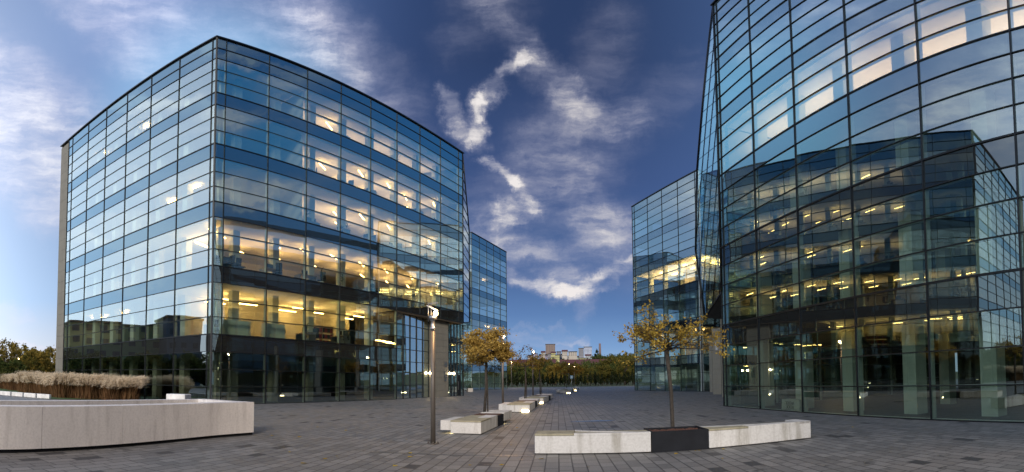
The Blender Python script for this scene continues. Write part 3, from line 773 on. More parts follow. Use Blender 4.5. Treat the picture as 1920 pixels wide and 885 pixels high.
# ---------------------------------------------------------------- street lamps
def lamp(label, base, h, face, lit=0):
    T = thing('street_lamp', label, 'street lamp', base, face, 'street lamps along the tree row' if False else None)
    bm = BM(); tube(bm, [(0, 0, 0), (0, 0, h * .80)], [.062, .054], 16); obj('pole', bm, M['pole'], T)
    bm = BM(); tube(bm, [(0, 0, .0), (0, 0, .014)], [.15, .15], 20)
    for k in range(4): tube(bm, [(.12 * cos(k * pi / 2 + .7), .12 * sin(k * pi / 2 + .7), .014), (.12 * cos(k * pi / 2 + .7), .12 * sin(k * pi / 2 + .7), .06)], [.018, .012], 6)
    obj('base_plate', bm, M['pole'], T)
    bm = BM(); tube(bm, [(0, 0, h * .80), (0, 0, h * .815), (0, 0, h * .82), (0, 0, h * .865), (0, 0, h * .87)], [.07, .07, .05, .05, .075], 14); obj('collar', bm, M['steel'], T)
    # luminaire box, two rods, tilted reflector
    bm = BM(); tube(bm, [(0, 0, h * .87), (.0, 0, h * .90)], [.085, .10], 12); obj('lamp_housing', bm, M['steel'], T)
    bm = BM(); bmesh.ops.create_uvsphere(bm, u_segments=10, v_segments=8, radius=.06, matrix=Matrix.Translation((.085, 0, h * .915))); obj('lamp_bulb', bm, M['lampglow'], T)
    for y in (-.055, .055):
        bm = BM(); tube(bm, [(-.10, y, h * .86), (-.10, y, h * .995)], [.012, .012], 6); obj('bracket_rod', bm, M['steel'], T)
    bm = BM(); addbox(bm, Vector((.03, 0, h * .972)), .28, .15, .014, 0, 0); bmesh.ops.rotate(bm, verts=bm.verts, cent=(-.1, 0, h * .99), matrix=Matrix.Rotation(radians(30), 3, 'Y')); obj('reflector_plate', bm, M['whiteplast'], T)
    bm = BM(); addbox(bm, Vector((0, 0, h * .99)), .3, .02, .02, 0, 0); obj('top_bar', bm, M['steel'], T)
    if lit:
        l = bpy.data.lights.new('lamp_light', 'POINT'); l.energy = lit; l.color = (1., .60, .26); l.shadow_soft_size = .05; o = bpy.data.objects.new('lamp_light', l); COL.objects.link(o); o.parent = T; o.location = (.30, 0, h * .93)
    return T
lb = gp(812, 832); dl = hypot(lb.x, lb.y); hl = ad(812, 566, dl).z
lamp('nearest tall street lamp on the paving left of the concrete bench island', (lb.x, lb.y, 0), hl, -.5, 70)
for px, py, top, lab in ((943, 767, 618, 'lit street lamp rising beside the dense ochre ball crown'), (999.5, 747, 652, 'third street lamp of the row, between two small bench trees'),
                     (959, 726, 675, 'thin distant street lamp in front of the hedge right of the far left tower')):
    b_ = gp(px, py); d_ = hypot(b_.x, b_.y); lamp(lab, (b_.x, b_.y, 0), max(2.6, ad(px, top, d_).z), -.4, 220 if px < 950 else 90)
for px, py, top, lab in ((1067, 725, 679, 'distant lit lamp whose head glows left of the orange crowns'), (1077, 724, 684, 'distant lit lamp whose head glows above the smallest orange tree')):
    b_ = gp(px, py); d_ = hypot(b_.x, b_.y); lamp(lab, (b_.x, b_.y, 0), ad(px, top, d_).z, -.4)
b_ = ad(33, 712, 60); lamp('thin unlit-looking lamp post among the trees far left', (b_.x, b_.y, 0), ad(33, 668, 60).z, 0)
# ---------------------------------------------------------------- benches with planters
def slab(bm, p, q, n_, dep, z0, z1): prism(bm, [p, q, q + n_ * dep, p + n_ * dep], z0, z1)
def perp(p, q):
    d = (q - p).normalized(); return d, Vector((-d.y, d.x, 0))
# front island
F0, F1, F2, F3 = gp(1002.8, 852), gp(1221.9, 848.8), gp(1329, 842), gp(1520.7, 822)
hb = ad(1221, 810, hypot(F1.x, F1.y)).z
d_, n_ = perp(F0, F1)
BI = thing('bench', 'long low weathered concrete bench, left wing of the foreground bench island', 'bench', F0)
def rel(bm, o): bmesh.ops.translate(bm, verts=bm.verts, vec=-Vector(o)); return bm
dep = .66
bm = BM(); slab(bm, F0, F1 - d_ * .012, n_, dep, .02, hb - .05); obj('bench_block', rel(bm, F0), M['bench'], BI, recalc=True, bevel=.008)
bm = BM(); Ls = (F1 - F0).length; slab(bm, F0 - n_ * .006, F0 + d_ * Ls * .335, n_, dep + .006, hb - .044, hb - .004); obj('bench_slab', rel(bm, F0), M['slabtop'], BI, recalc=True, bevel=.005)
bm = BM(); slab(bm, F0 + d_ * (Ls * .335 + .006), F1 - d_ * .012, n_, .15, hb - .049, hb); slab(bm, F0 + d_ * (Ls * .335 + .006) + n_ * .58, F1 - d_ * .012 , n_, .08, hb - .049, hb - .001); obj('bench_edge', rel(bm, F0), M['bench'], BI, recalc=True, bevel=.005)
bm = BM(); slab(bm, F0 + d_ * (Ls * .335 + .008) + n_ * .152, F1 - d_ * .014 + n_ * .152, n_, .424, hb - .049, hb - .012); obj('bench_slab', rel(bm, F0), M['slabtop'], BI, recalc=True, bevel=.004)
d3, n3 = perp(F2, F3)
BJ = thing('bench', 'weathered concrete bench angled away, right wing of the foreground bench island', 'bench', F2)
L3 = (F3 - F2).length; hb2 = hb
bm = BM(); slab(bm, F2 + d3 * .012, F3, n3, dep, .02, hb2 - .05); obj('bench_block', rel(bm, F2), M['bench'], BJ, recalc=True, bevel=.008)
bm = BM(); slab(bm, F2 + d3 * .012 - n3 * .006, F2 + d3 * L3 * .36, n3, dep * .72, hb2 - .044, hb2 - .004); slab(bm, F2 + d3 * (L3 * .36 + .006) + n3 * .2, F3 - d3 * .32, n3, .34, hb2 - .046, hb2 - .010); obj('bench_slab', rel(bm, F2), M['slabtop'], BJ, recalc=True, bevel=.004)
bm = BM(); slab(bm, F2 + d3 * (L3 * .36 + .006), F3, n3, .194, hb2 - .049, hb2); slab(bm, F3 - d3 * .314, F3, n3 , dep, hb2 - .048, hb2 - .001); slab(bm, F2 + d3 * .012 + n3 * dep * .73, F3 - d3 * .32, n3, dep * .27, hb2 - .047, hb2 - .002); obj('bench_edge', rel(bm, F2), M['bench'], BJ, recalc=True)
dm, nm_ = perp(F1, F2)
def planter(label, P, Q, n_, dep, h):
    T = thing('tree_planter', label, 'planter', P); d, _ = perp(P, Q)
    bm = BM(); w = .035
    slab(bm, P, Q, n_, w, .0, h); slab(bm, P + n_ * (dep - w), Q + n_ * (dep - w), n_, w, 0, h); slab(bm, P + n_ * w, P + d * w + n_ * w, n_, dep - 2 * w, 0, h); slab(bm, Q - d * w + n_ * w, Q + n_ * w, n_, dep - 2 * w, 0, h)
    obj('planter_box', rel(bm, P), M['darkplanter'], T, recalc=True)
    bm = BM(); Lp = (Q - P).length; nx, ny = 22, 14; g = [[None] * (ny + 1) for _ in range(nx + 1)]
    for i in range(nx + 1):
        for j in range(ny + 1): g[i][j] = bm.verts.new(P + d * (w + (Lp - 2 * w) * i / nx) + n_ * (w + (dep - 2 * w) * j / ny) + Z * (h - .05 + random.uniform(-.012, .022)))
    for i in range(nx):
        for j in range(ny): bm.faces.new((g[i][j], g[i + 1][j], g[i + 1][j + 1], g[i][j + 1]))
    obj('mulch', rel(bm, P), M['soil'], T, recalc=True)
planter('dark steel tree planter with reddish mulch between the two foreground benches', F1 + dm * .004, F2 - dm * .004, nm_, .78, hb + .005)
# side islands: long blocks running away along the lamp row
def island(px_l, py_l, px_r, py_r, px_b, py_b, lab, leds):
    A, B = gp(px_l, py_l), gp(px_r, py_r); C = gp(px_b, py_b)
    d, n_ = perp(A, B); al = (C - B); ln = al.length; al.normalize(); w = (B - A).length
    h = .40
    T = thing('bench', lab, 'bench', A)
    P = lambda s, t: A + d * (s * w) + al * t
    def blk(nm, s0, s1, t0, t1, z0, z1, mt, bev=.008):
        bm = BM(); prism(bm, [P(s0, t0), P(s1, t0), P(s1, t1), P(s0, t1)], z0, z1); return obj(nm, rel(bm, A), mt, T, recalc=True, bevel=bev)
    blk('bench_block', 0, 1, 0, ln * .46, .02, h - .05, M['bench'])
    blk('bench_block', -.36, -.006, .06, ln * .30, .10, h - .012, M['bench'])
    blk('bench_slab', 0, 1.004, -.008, ln * .24, h - .044, h - .002, M['slabtop'], .004)
    blk('bench_edge', .55, 1, ln * .24 + .01, ln * .46, h - .047, h, M['bench'], .004)
    blk('bench_slab', 0, .54, ln * .24 + .01, ln * .46, h - .047, h - .012, M['slabtop'], .004)
    blk('bench_block', .05, 1, ln * .68, ln, .10, h - .004, M['bench'])
    Lp = blk('led_strip', -.03, -.012, .12, .5, .022, .075, M['led'], 0) if 'l' in leds else None
    if 'r' in leds: blk('led_strip', .62, .96, ln * .685, ln * .70, .03, .085, M['led'], 0)
    if 'f' in leds: blk('led_strip', .66, .97, -.03, -.008, .02, .10, M['led'], 0)
    TP_ = thing('tree_planter', lab.replace('concrete bench block', 'dark planter box').replace('block', 'box'), 'planter', P(0, ln * .47))
    bm = BM(); p_ = [P(.02, ln * .468), P(.995, ln * .468), P(.995, ln * .675), P(.02, ln * .675)]; prism(bm, p_, 0, h - .03); obj('planter_box', rel(bm, P(0, ln * .47)), M['darkplanter'], TP_, recalc=True)
    bm = BM(); p_ = [P(.06, ln * .49), P(.955, ln * .49), P(.955, ln * .655), P(.06, ln * .655)]; prism(bm, p_, h - .05, h - .012); obj('mulch', rel(bm, P(0, ln * .47)), M['soil'], TP_, recalc=True)
island(844.7, 813.5, 901.9, 815.1, 960, 787.5, 'pale concrete bench block under the ochre ball tree, lit from below', 'lr')
island(950, 773, 993, 773.2, 1012.5, 758.5, 'pale concrete bench block of the third island, glowing light at its foot', 'f')
island(985, 756, 1019, 757, 1037.5, 747, 'pale concrete bench block of the fourth island, glowing light at its foot', 'f')
island(1050, 737.5, 1070, 738, 1076, 732.5, 'small distant concrete bench block near the blue plaza sign', 'f')
island(1070, 732.5, 1081, 733, 1087, 729.5, 'smallest distant concrete bench block at the end of the tree row', 'f')
# blue sign
b_ = gp(1072, 727); ds = hypot(b_.x, b_.y)
SG = thing('plaza_sign', 'small pale blue square sign on a thin post among distant benches', 'sign', b_)
bm = BM(); hs = ad(1072, 708, ds).z; tube(bm, [(0, 0, 0), (0, 0, hs)], [.035, .035], 8); obj('post', bm, M['steel'], SG)
bm = BM(); wsg = 5 * ds / F; addbox(bm, Vector((0, -.05, hs + .12)), wsg, .04, wsg * 1.15); obj('sign_plate', bm, simple('sign_blue', (.30, .50, .58), .5, 0, .05), SG)
bm = BM(); addbox(bm, Vector((0, -.075, hs + .12)), wsg * .4, .01, wsg * .55); obj('pictogram', bm, M['whiteplast'], SG)
# concrete tubs by the entrance
for px, py, w_, hh, lab in ((852, 735, .95, .75, 'pale concrete plant tub beside the entrance door'), (880.5, 735, .75, .55, 'low sand coloured concrete tub right of the entrance door')):
    p = gp(px, py); T = thing('plant_tub', lab, 'planter', p)
    bm = BM(); addbox(bm, Vector((0, .3, hh / 2)), w_, w_, hh, .4); obj('tub', bm, M['bench'], T, bevel=.02)
    bm = BM(); rg = random.Random(int(px))
    for k in range(120): leaf(bm, Vector((rg.gauss(0, .2), .3 + rg.gauss(0, .2), hh + abs(rg.gauss(.12, .15)))), .06, rg)
    obj('foliage', bm, M['house_plant'], T)
# fallen leaves
lm = BM(); f = quad(lm, Vector((-.05, -.03, .004)), Vector((.04, -.035, .012)), Vector((.055, .03, .006)), Vector((-.03, .035, .016))); lme = bpy.data.meshes.new('fallen_leaf'); lm.to_mesh(lme); lm.free(); lme.materials.append(M['leaf_yellow'])
rg = random.Random(9)
for i in range(46):
    px, py = (rg.uniform(480, 1000), rg.uniform(800, 882)) if i % 2 else (rg.uniform(1000, 1600), rg.uniform(790, 880))
    q = gp(px, py)
    if i > 36: q = Vector((tb.x + rg.gauss(0, .9), tb.y + rg.uniform(-1.3, -.5), 0))
    o = bpy.data.objects.new('fallen_leaf', lme); COL.objects.link(o); o.location = q; o.rotation_euler = (rg.uniform(-.2, .2), 0, rg.uniform(0, 6.3)); s = rg.uniform(.6, 1.2); o.scale = (s, s, s)
    tag(o, 'fallen yellow leaf lying on the grey paving', 'leaf', 'fallen leaves on the paving')
d0, d1_ = gp(690, 846.5), gp(1000, 854.5); dq = (d1_ - d0).normalized(); dn = Vector((-dq.y, dq.x, 0)) * .022
bm = BM(); quad(bm, d0 - dn, d1_ - dn, d1_ + dn, d0 + dn)
for v in bm.verts: v.co.z = .003
tag(obj('drain_slot', bm, M['steel']), kind='structure')
bm = BM(); pc_ = gp(1112, 789.5); vsx = [bm.verts.new((pc_.x + .85 * cos(k * pi / 12) * (1 + .12 * sin(3 * k)), pc_.y + .26 * sin(k * pi / 12) * (1 + .15 * cos(5 * k)), .003)) for k in range(24)]; bm.faces.new(vsx)
pm_ = simple('wet_paving', (.045, .045, .047), .22, 0, .3); tag(obj('puddle', bm, pm_), kind='structure')
# ---------------------------------------------------------------- background planting
def crownmesh(seed, n, ls, shape, clump=40, trunk=.32):
    rg = random.Random(seed); bm = BM(); cl = []
    for k in range(clump):
        while True:
            q = Vector((rg.uniform(-1, 1), rg.uniform(-1, 1), rg.uniform(-1, 1)))
            if q.length < 1: break
        cl.append((q, rg.uniform(.12, .30)))
    for k in range(n):
        q, r = rg.choice(cl); g = q + Vector((rg.gauss(0, .55), rg.gauss(0, .55), rg.gauss(0, .5))) * r
        t = (g.z + 1) / 2
        w = shape(max(0, min(1, t)))
        leaf(bm, Vector((g.x * w, g.y * w, trunk + (1 - trunk) * t)), ls * rg.uniform(.6, 1.3), rg)
    me = bpy.data.meshes.new('crown'); bm.to_mesh(me); bm.free(); return me
def trunkmesh(r=.03, h=.7, nb=5, seed=1):
    rg = random.Random(seed); bm = BM(); tube(bm, [(0, 0, 0), (.01, 0, h * .5), (0, .01, h)], [r, r * .7, r * .3], 6)
    for k in range(nb):
        a = rg.uniform(0, 6.28); z = rg.uniform(.3, .6); tube(bm, [(0, 0, z), (.16 * cos(a), .16 * sin(a), z + .22)], [r * .45, r * .12], 4)
    me = bpy.data.meshes.new('trunk'); bm.to_mesh(me); bm.free(); me.materials.append(M['bark']); return me
oval = lambda t: .18 + .34 * math.sqrt(max(0, 1 - (2 * t - .85) ** 2 * .8))
cone = lambda t: .20 * (1 - t) ** .7 + .03
round_ = lambda t: .46
KINDS_ = {}
tm = [trunkmesh(seed=s) for s in range(2)]
for nm, mt, sh, n, ls in (('green', 'leaf_green', oval, 2200, .032), ('olive', 'leaf_olive', oval, 2200, .032), ('gold', 'leaf_gold', round_, 2600, .032), ('conifer', 'conifer', cone, 900, .040), ('thin', 'leaf_gold', oval, 1100, .026)):
    ms = []
    for s in range(2):
        me = crownmesh(hash(nm) % 97 + s if False else len(nm) * 7 + s, n, ls, sh, trunk=.06 if nm == 'conifer' else .16); me.materials.append(M[mt]); ms.append(me)
    KINDS_[nm] = ms
def tree(kind, p, h, wf, label, group, i=0, name='tree'):
    T = thing(name, label, 'tree', p, random.uniform(0, 6.28), group); T.scale = (h * wf, h * wf, h)
    for nm, me in (('trunk', tm[i % 2]), ('crown', KINDS_[kind][i % 2])):
        o = bpy.data.objects.new(nm, me); COL.objects.link(o); o.parent = T
    return T
LBL = {'green': 'bushy dull green tree in the belt behind the dark hedge', 'olive': 'olive brown tree in the belt behind the dark hedge', 'gold': 'rounded golden autumn tree in the belt behind the dark hedge', 'conifer': 'dark columnar conifer in the hedge row at the far plaza edge'}
rg = random.Random(3)
# conifer hedge
x = 962.0
for i in range(38):
    px = 898 + i * 8.0 + rg.uniform(-1.6, 1.6); d = 128 + rg.uniform(-1.5, 1.5)
    a, e = unproj(px, 700); p = Vector((d * sin(a), d * cos(a), 0))
    tree('conifer', p, rg.uniform(2.7, 4.0), .95, LBL['conifer'], 'conifers at the far plaza edge', i, 'conifer')
# mixed belt
for i in range(64):
    px = 900 + (i % 32) * 9.6 + rg.uniform(-5, 5); row = i // 32; d = (150, 190)[row] + rg.uniform(-10, 12)
    top = (686, 679)[row] + rg.uniform(-7, 6)
    if px > 1110: top -= (px - 1110) * .22
    k = rg.choice(('green', 'olive', 'green', 'gold', 'green', 'olive', 'olive')); p = ad(px, top, d); h = p.z
    tree(k, Vector((p.x, p.y, 0)), h, rg.uniform(.75, 1.1), LBL[k], 'trees of the belt behind the hedge', i)
# darker wood on the right skyline
for i in range(14):
    px = 1118 + i * 6.3; p = ad(px, 664 + rg.uniform(-3, 6), 330); tree('green', Vector((p.x, p.y, 4)), p.z - 4, 1.0, 'dark green tree on the skyline left of the far right tower', 'skyline trees left of the far right tower', i)
p = ad(1119, 656, 460); tree('conifer', Vector((p.x, p.y, 12)), p.z - 12, 1.3, 'tall dark poplar on the skyline beside the chimney stack', None, 0, 'poplar')
# trees far left
for i, (px, top, d, k, wf, lab) in enumerate(((-30, 642, 75, 'thin', .8, 0), (14, 634, 78, 'thin', .9, 1), (38, 640, 82, 'gold', .8, 2), (66, 654, 62, 'gold', 1.0, 3), (92, 657, 66, 'gold', .9, 4), (-6, 668, 55, 'green', 1.0, 5), (22, 672, 55, 'green', 1.1, 6), (50, 664, 58, 'olive', .9, 7), (112, 655, 70, 'gold', .8, 8), (-12, 640, 85, 'thin', .9, 9), (54, 648, 88, 'gold', .9, 10), (80, 650, 90, 'gold', 1.0, 11), (2, 652, 80, 'gold', .9, 12))):
    p = ad(px, top, d)
    lab = {0: 'tall sparse golden tree cut by the left edge of the view', 1: 'tallest open crowned golden tree at the far left'}.get(i, {'gold': 'rounded golden tree left of the concrete gable pier', 'green': 'low dark green tree at the far left behind the grass row', 'olive': 'olive tree between the green and golden trees far left', 'thin': 'sparse golden tree with sky showing through, second from the left edge'}[k])
    tree(k, Vector((p.x, p.y, 0)), p.z, wf, lab, 'trees far left beyond the lawn', i)
# ---------------------------------------------------------------- town on the hill
bm = BM(); HX, HY = 40, 12
vs = [[bm.verts.new((-420 + 1000 * i / HX, 430 + 420 * j / HY, -.5 + 31 * (1 - (1 - min(1, j / HY * 1.35)) ** 2) * (.75 + .25 * sin(i * .45 + 1)) * (1 if True else 0))) for j in range(HY + 1)] for i in range(HX + 1)]
for i in range(HX):
    for j in range(HY): bm.faces.new((vs[i][j], vs[i + 1][j], vs[i + 1][j + 1], vs[i][j + 1]))
for f in bm.faces: f.smooth = True
tag(obj('hill', bm, M['field'], recalc=True), kind='structure')
def house(px0, px1, ptop, pbase, d, wall, roofc, lab, nx=4, nz=3, depth=12, flat=True, cat='building', name='apartment_building', group=None, pitch=0.):
    p0, p1 = ad(px0, pbase, d), ad(px1, pbase, d); zt = ad((px0 + px1) / 2, ptop, d).z; zb = min(p0.z, p1.z) - 6
    dd = (p1 - p0); dd.z = 0; w = dd.length; dd.normalize(); nb = Vector((-dd.y, dd.x, 0))
    T = thing(name, lab, cat, (p0.x, p0.y, zb), 0, group); O = Vector((p0.x, p0.y, zb)); H_ = zt - zb
    P = lambda s, t, z: dd * s + nb * t + Z * z
    bm = BM(); prism(bm, [P(0, 0, 0), P(w, 0, 0), P(w, depth, 0), P(0, depth, 0)], 0, H_); obj('wall', bm, wall, T, recalc=True)
    bm = BM()
    if pitch:
        e = .5
        A = [P(-e, -e, H_ + .02), P(w + e, -e, H_ + .02), P(w + e, depth / 2, H_ + pitch), P(-e, depth / 2, H_ + pitch), P(w + e, depth + e, H_ + .02), P(-e, depth + e, H_ + .02)]
        v = [bm.verts.new(q) for q in A]; bm.faces.new((v[0], v[1], v[2], v[3])); bm.faces.new((v[3], v[2], v[4], v[5])); bm.faces.new((v[1], v[4], v[2])); bm.faces.new((v[0], v[3], v[5]))
    else: prism(bm, [P(-.3, -.3, 0), P(w + .3, -.3, 0), P(w + .3, depth, 0), P(-.3, depth, 0)], H_ + .01, H_ + max(.8, H_ * .04))
    obj('roof', bm, roofc, T, recalc=True)
    vis = H_ - 6
    for i in range(nx):
        for j in range(nz):
            bm = BM(); s = w * (i + .5) / nx; z = 6 + vis * (j + .5) / nz
            addbox(bm, P(s, -.04, z), w / nx * .55, .12, vis / nz * .45, atan2(dd.y, dd.x)); obj('window', bm, WINM, T)
    return T
WINM = simple('far_window_glass', (.05, .06, .075), .3)
def wl(n, c): return simple(n, c, .8, 0, .08, .3)
grey, white, yel, pale, lil, brown = wl('grey_render', (.24, .24, .26)), wl('white_render', (.42, .45, .47)), wl('yellow_render', (.46, .44, .20)), wl('pale_render', (.46, .42, .36)), wl('lilac_render', (.32, .30, .42)), wl('brown_render', (.24, .18, .15))
droof = simple('dark_roof', (.05, .045, .045), .8)
house(1023, 1041, 646, 662, 640, brown, droof, 'brown high-rise, tallest block on the hill left of centre gap', 6, 8)
house(1085, 1094.5, 653.5, 668, 640, grey, droof, 'narrow grey high-rise touching the blue white high-rise', 4, 7)
house(1095, 1110, 651, 668, 640, wl('blue_white_render', (.42, .47, .58)), droof, 'blue and white high-rise near the chimney stack', 6, 7)
for i, (a_, b_, t_, s_, m_, r_, lab) in enumerate(((1011, 1026, 667, 679, lil, droof, 'lilac grey block with dark roof left of the yellow block'), (1027, 1033, 664, 675, grey, droof, 'slim grey block under the brown high-rise'), (1033, 1042, 662, 678, yel, M['redroof'], 'bright yellow apartment block below the brown high-rise'),
    (1042, 1049, 666, 675, yel, droof, 'pale yellow block with dark roof right of the bright yellow one'), (1050, 1060, 666, 680, white, droof, 'white block with small windows in the middle of the hill'), (1061, 1074, 668, 680, white, droof, 'wide white block with dark hipped roof on the hill'),
    (1054, 1064, 659, 668, pale, M['redroof'], 'beige block with reddish roof on the hilltop'), (1066, 1082, 660, 667, pale, droof, 'long beige block on the hilltop skyline'), (1076, 1085, 670, 678, wl('mint_render', (.38, .50, .46)), droof, 'mint green low block right of the white block'), (1085, 1098, 672, 680, yel, droof, 'pale lime low block below the blue white high-rise'), (990, 1008, 668, 680, pale, droof, 'beige block behind the nearly bare tree'))):
    house(a_, b_, t_, s_, 520 + (i % 3) * 22, m_, r_, lab, 4, 3, 12, False, pitch=2.2 if i % 2 == 0 else 0.)
for i, (a_, b_, t_, s_, m_, lab) in enumerate(((1000, 1008, 664, 674, lil, 'small lilac block on the left hill slope'), (1015, 1022, 661, 668, pale, 'small beige block left of the brown high-rise foot'), (1044, 1052, 660, 667, grey, 'small grey block on the ridge right of the brown high-rise'), (1098, 1108, 667, 674, white, 'small white block at the foot of the blue white high-rise'), (1062, 1069, 676, 683, pale, 'tiny beige block low on the middle slope'), (1036, 1044, 676, 684, white, 'tiny white block low on the slope under the yellow block'), (1110, 1118, 669, 676, pale, 'tiny beige block right of the blue white high-rise'))):
    house(a_, b_, t_, s_, 500 + 18 * i, m_, M['redroof'] if i % 2 else droof, lab, 3, 3, 10, False, pitch=2. if i % 2 else 0.)
house(945, 1042, 686, 693, 235, white, M['redroof'], 'long low white hall with dark red roof left of the lamp glow', 14, 1, 16, pitch=3.6, name='hall')
house(1050, 1192, 684, 690, 255, brown, M['redroof'], 'long low dark red roofed hall behind the tree belt', 14, 1, 16, pitch=3.4, name='hall')
p0 = ad(1125, 668, 600); bm = BM(); tube(bm, [(0, 0, -8), (0, 0, ad(1125, 644, 600).z - p0.z)], [1.9, 1.3], 12)
tag(obj('chimney_stack', bm, wl('brick_stack', (.17, .12, .11))), 'tall slim brick chimney stack on the skyline right of the high-rises', 'chimney').location = p0
for i in range(16):
    px = 1006 + i * 6.4 + rg.uniform(-2, 2); p = ad(px, 674 + rg.uniform(-4, 7), 500); tree('green' if i % 3 else 'olive', Vector((p.x, p.y, p.z - 12)), 12, .9, 'small tree between the hillside blocks', 'trees between the hillside blocks', i)
# what the left face mirrors: blocks and trees behind the viewer's left
def az_block(az, d, w, h, m_, lab, nx=7, nz=5):
    c = Vector((d * sin(az), d * cos(az), 0)); t = Vector((cos(az), -sin(az), 0)); out = Vector((-sin(az), -cos(az), 0))
    T = thing('apartment_building', lab, 'building', c)
    rz = atan2(t.y, t.x)
    bm = BM(); addbox(bm, Vector((0, 0, h / 2)), w, 12, h, rz); obj('wall', bm, m_, T)
    bm = BM(); addbox(bm, Vector((0, 0, h + .3)), w + .6, 12.6, .6, rz); obj('roof', bm, droof, T)
    for i in range(nx):
        for j in range(nz):
            bm = BM(); addbox(bm, t * (w * ((i + .5) / nx - .5)) + out * 6.02 + Z * (h * (j + .6) / nz), w / nx * .5, .1, h / nz * .5, rz); obj('window', bm, WINM, T)
def blk_at(x, y, w, h, m_, lab, nx=7, nz=5): az_block(atan2(x, y), hypot(x, y), w, h, m_, lab, nx, nz)
blk_at(-114, -5, 26, 15.5, yel, 'yellowish apartment block mirrored in the left end of the left facade')
blk_at(-104, -20.5, 9, 17.5, grey, 'grey apartment block mirrored beside the yellowish one in the left facade', 3, 6)
blk_at(-98, -31, 6, 18.5, wl('dark_render', (.16, .16, .17)), 'dark tall block mirrored near the corner of the left facade', 2, 6)
for i in range(44):
    y_ = 34 - i * 1.7; x_ = -76 + rg.uniform(-6, 6); tree(('green', 'olive', 'green')[i % 3], Vector((x_, y_, 0)), rg.uniform(5., 7.6), 1.15, 'roadside tree seen only as a reflection in the left facade', 'trees mirrored in the left facade', i)
# ---------------------------------------------------------------- furniture behind the glass
fl_c = M['darkplast']
def desk_proto():
    T = thing('office_desk', '', 'desk')
    bm = BM(); addbox(bm, Vector((0, 0, .74)), 1.6, .8, .04); obj('desk_top', bm, M['wood'], T)
    for x_ in (-.76, .76):
        bm = BM(); addbox(bm, Vector((x_, 0, .36)), .04, .7, .72); obj('leg', bm, M['steel'], T)
    bm = BM(); addbox(bm, Vector((0, .1, 1.02)), .55, .03, .34); addbox(bm, Vector((0, .12, .80)), .06, .04, .12); addbox(bm, Vector((0, .12, .765)), .22, .16, .01); obj('monitor', bm, fl_c, T)
    return T
def chair_proto():
    T = thing('office_chair', '', 'chair')
    bm = BM(); addbox(bm, Vector((0, 0, .47)), .5, .48, .07); obj('seat', bm, fl_c, T, bevel=.02)
    bm = BM(); addbox(bm, Vector((0, -.24, .86)), .46, .07, .62, 0, -.12); obj('backrest', bm, fl_c, T, bevel=.02)
    bm = BM(); tube(bm, [(0, 0, .08), (0, 0, .44)], [.03, .03], 8)
    for k in range(5): tube(bm, [(0, 0, .10), (.3 * cos(k * 1.257), .3 * sin(k * 1.257), .05)], [.025, .02], 5)
    obj('base', bm, M['steel'], T); return T
def plant_proto(seed, h):
    rg = random.Random(seed); T = thing('potted_plant', '', 'plant')
    bm = BM(); tube(bm, [(0, 0, 0), (0, 0, .32)], [.13, .18], 12); obj('pot', bm, M['whiteplast'], T)
    bm = BM()
    for k in range(26):
        a = rg.uniform(0, 6.28); z = h * rg.uniform(.5, 1.); r = rg.uniform(.15, .5); b0 = Vector((0, 0, z * .75)); tip = Vector((r * cos(a), r * sin(a), z)); s_ = Vector((-sin(a), cos(a), 0)) * .03
        md = b0.lerp(tip, .5) + Z * .08
        v = [bm.verts.new(q) for q in (b0, md + s_, tip, md - s_)]; bm.faces.new(v)
    tube(bm, [(0, 0, .3), (.02, 0, h * .8)], [.02, .012], 5); obj('foliage', bm, M['house_plant'], T); return T
dk, chp, pl = desk_proto(), chair_proto(), plant_proto(4, 1.5)
FLN = {0: 'ground floor', 1: 'first floor', 2: 'second floor', 3: 'third floor', 4: 'fourth floor', 5: 'top floor'}
first = {'d': True, 'c': True, 'p': True}
def place(kind, src, s, dep, f, rz, lab, grp, host=RP, ar=arR):
    p = host(s, dep, 4 * f * U + (.02 if f == 0 else -.02))
    if first.get(kind): first[kind] = False; src.location = p; src.rotation_euler = (0, 0, ar + rz); src['label'] = lab; src['group'] = grp; return src
    return copytree(src, p, ar + rz, lab, grp)
for f, bays in ((2, (0, 1, 2, 3, 5, 6, 7)), (1, (0, 1, 2, 3, 4)), (3, (3, 4, 5, 6, 7, 8)), (4, (3, 4, 5, 7, 8)), (5, (3, 4, 6))):
    for b in bays:
        s = redges[b] + 1.1
        if b >= RECESS and f < 2: continue
        place('d', dk, s + random.uniform(0, .8), 1.5, f, random.choice((0, .1, 1.57)), 'office desk with black monitor by the %s glass of the left block' % FLN[f], 'desks inside the left block')
        place('c', chp, s + random.uniform(.4, 1.3), .95 + random.uniform(0, .4), f, random.uniform(0, 6), 'black office chair by the %s glass of the left block' % FLN[f], 'office chairs inside the left block')
for f, b, s in ((1, 3, .8), (2, 3, 2.2), (2, 4, 1.0), (2, 6, .7), (3, 3, .7), (3, 4, 1.5), (5, 6, 1.)):
    place('p', pl, redges[b] + s, .8, f, 0, 'potted plant by the %s glass of the left block' % FLN[f], 'potted plants inside the left block')
bs = thing('bookshelf', 'dark bookshelf of red and black binders on the lit first floor of the left block', 'bookshelf', RP(redges[4] + .4, 2.6, 4 * U), arR)
bm = BM()
for k in range(4): addbox(bm, Vector((0, 0, .05 + k * .5)), 2.4, .34, .03)
for x_ in (-1.2, 0, 1.2): addbox(bm, Vector((x_, 0, .8)), .04, .35, 1.6)
obj('shelf_frame', bm, M['wood'], bs)
bnd = [simple('red_binder', (.25, .03, .03), .6), simple('black_binder', (.02, .02, .02), .6)]
for k in range(3):
    bm = BM()
    for i in range(24): addbox(bm, Vector((-1.12 + i * .096, -.02, .24 + k * .5)), .075, .26, .34, 0, 0, 0 if (i // 3) % 2 else 1)
    obj('binder_row', bm, bnd, bs)
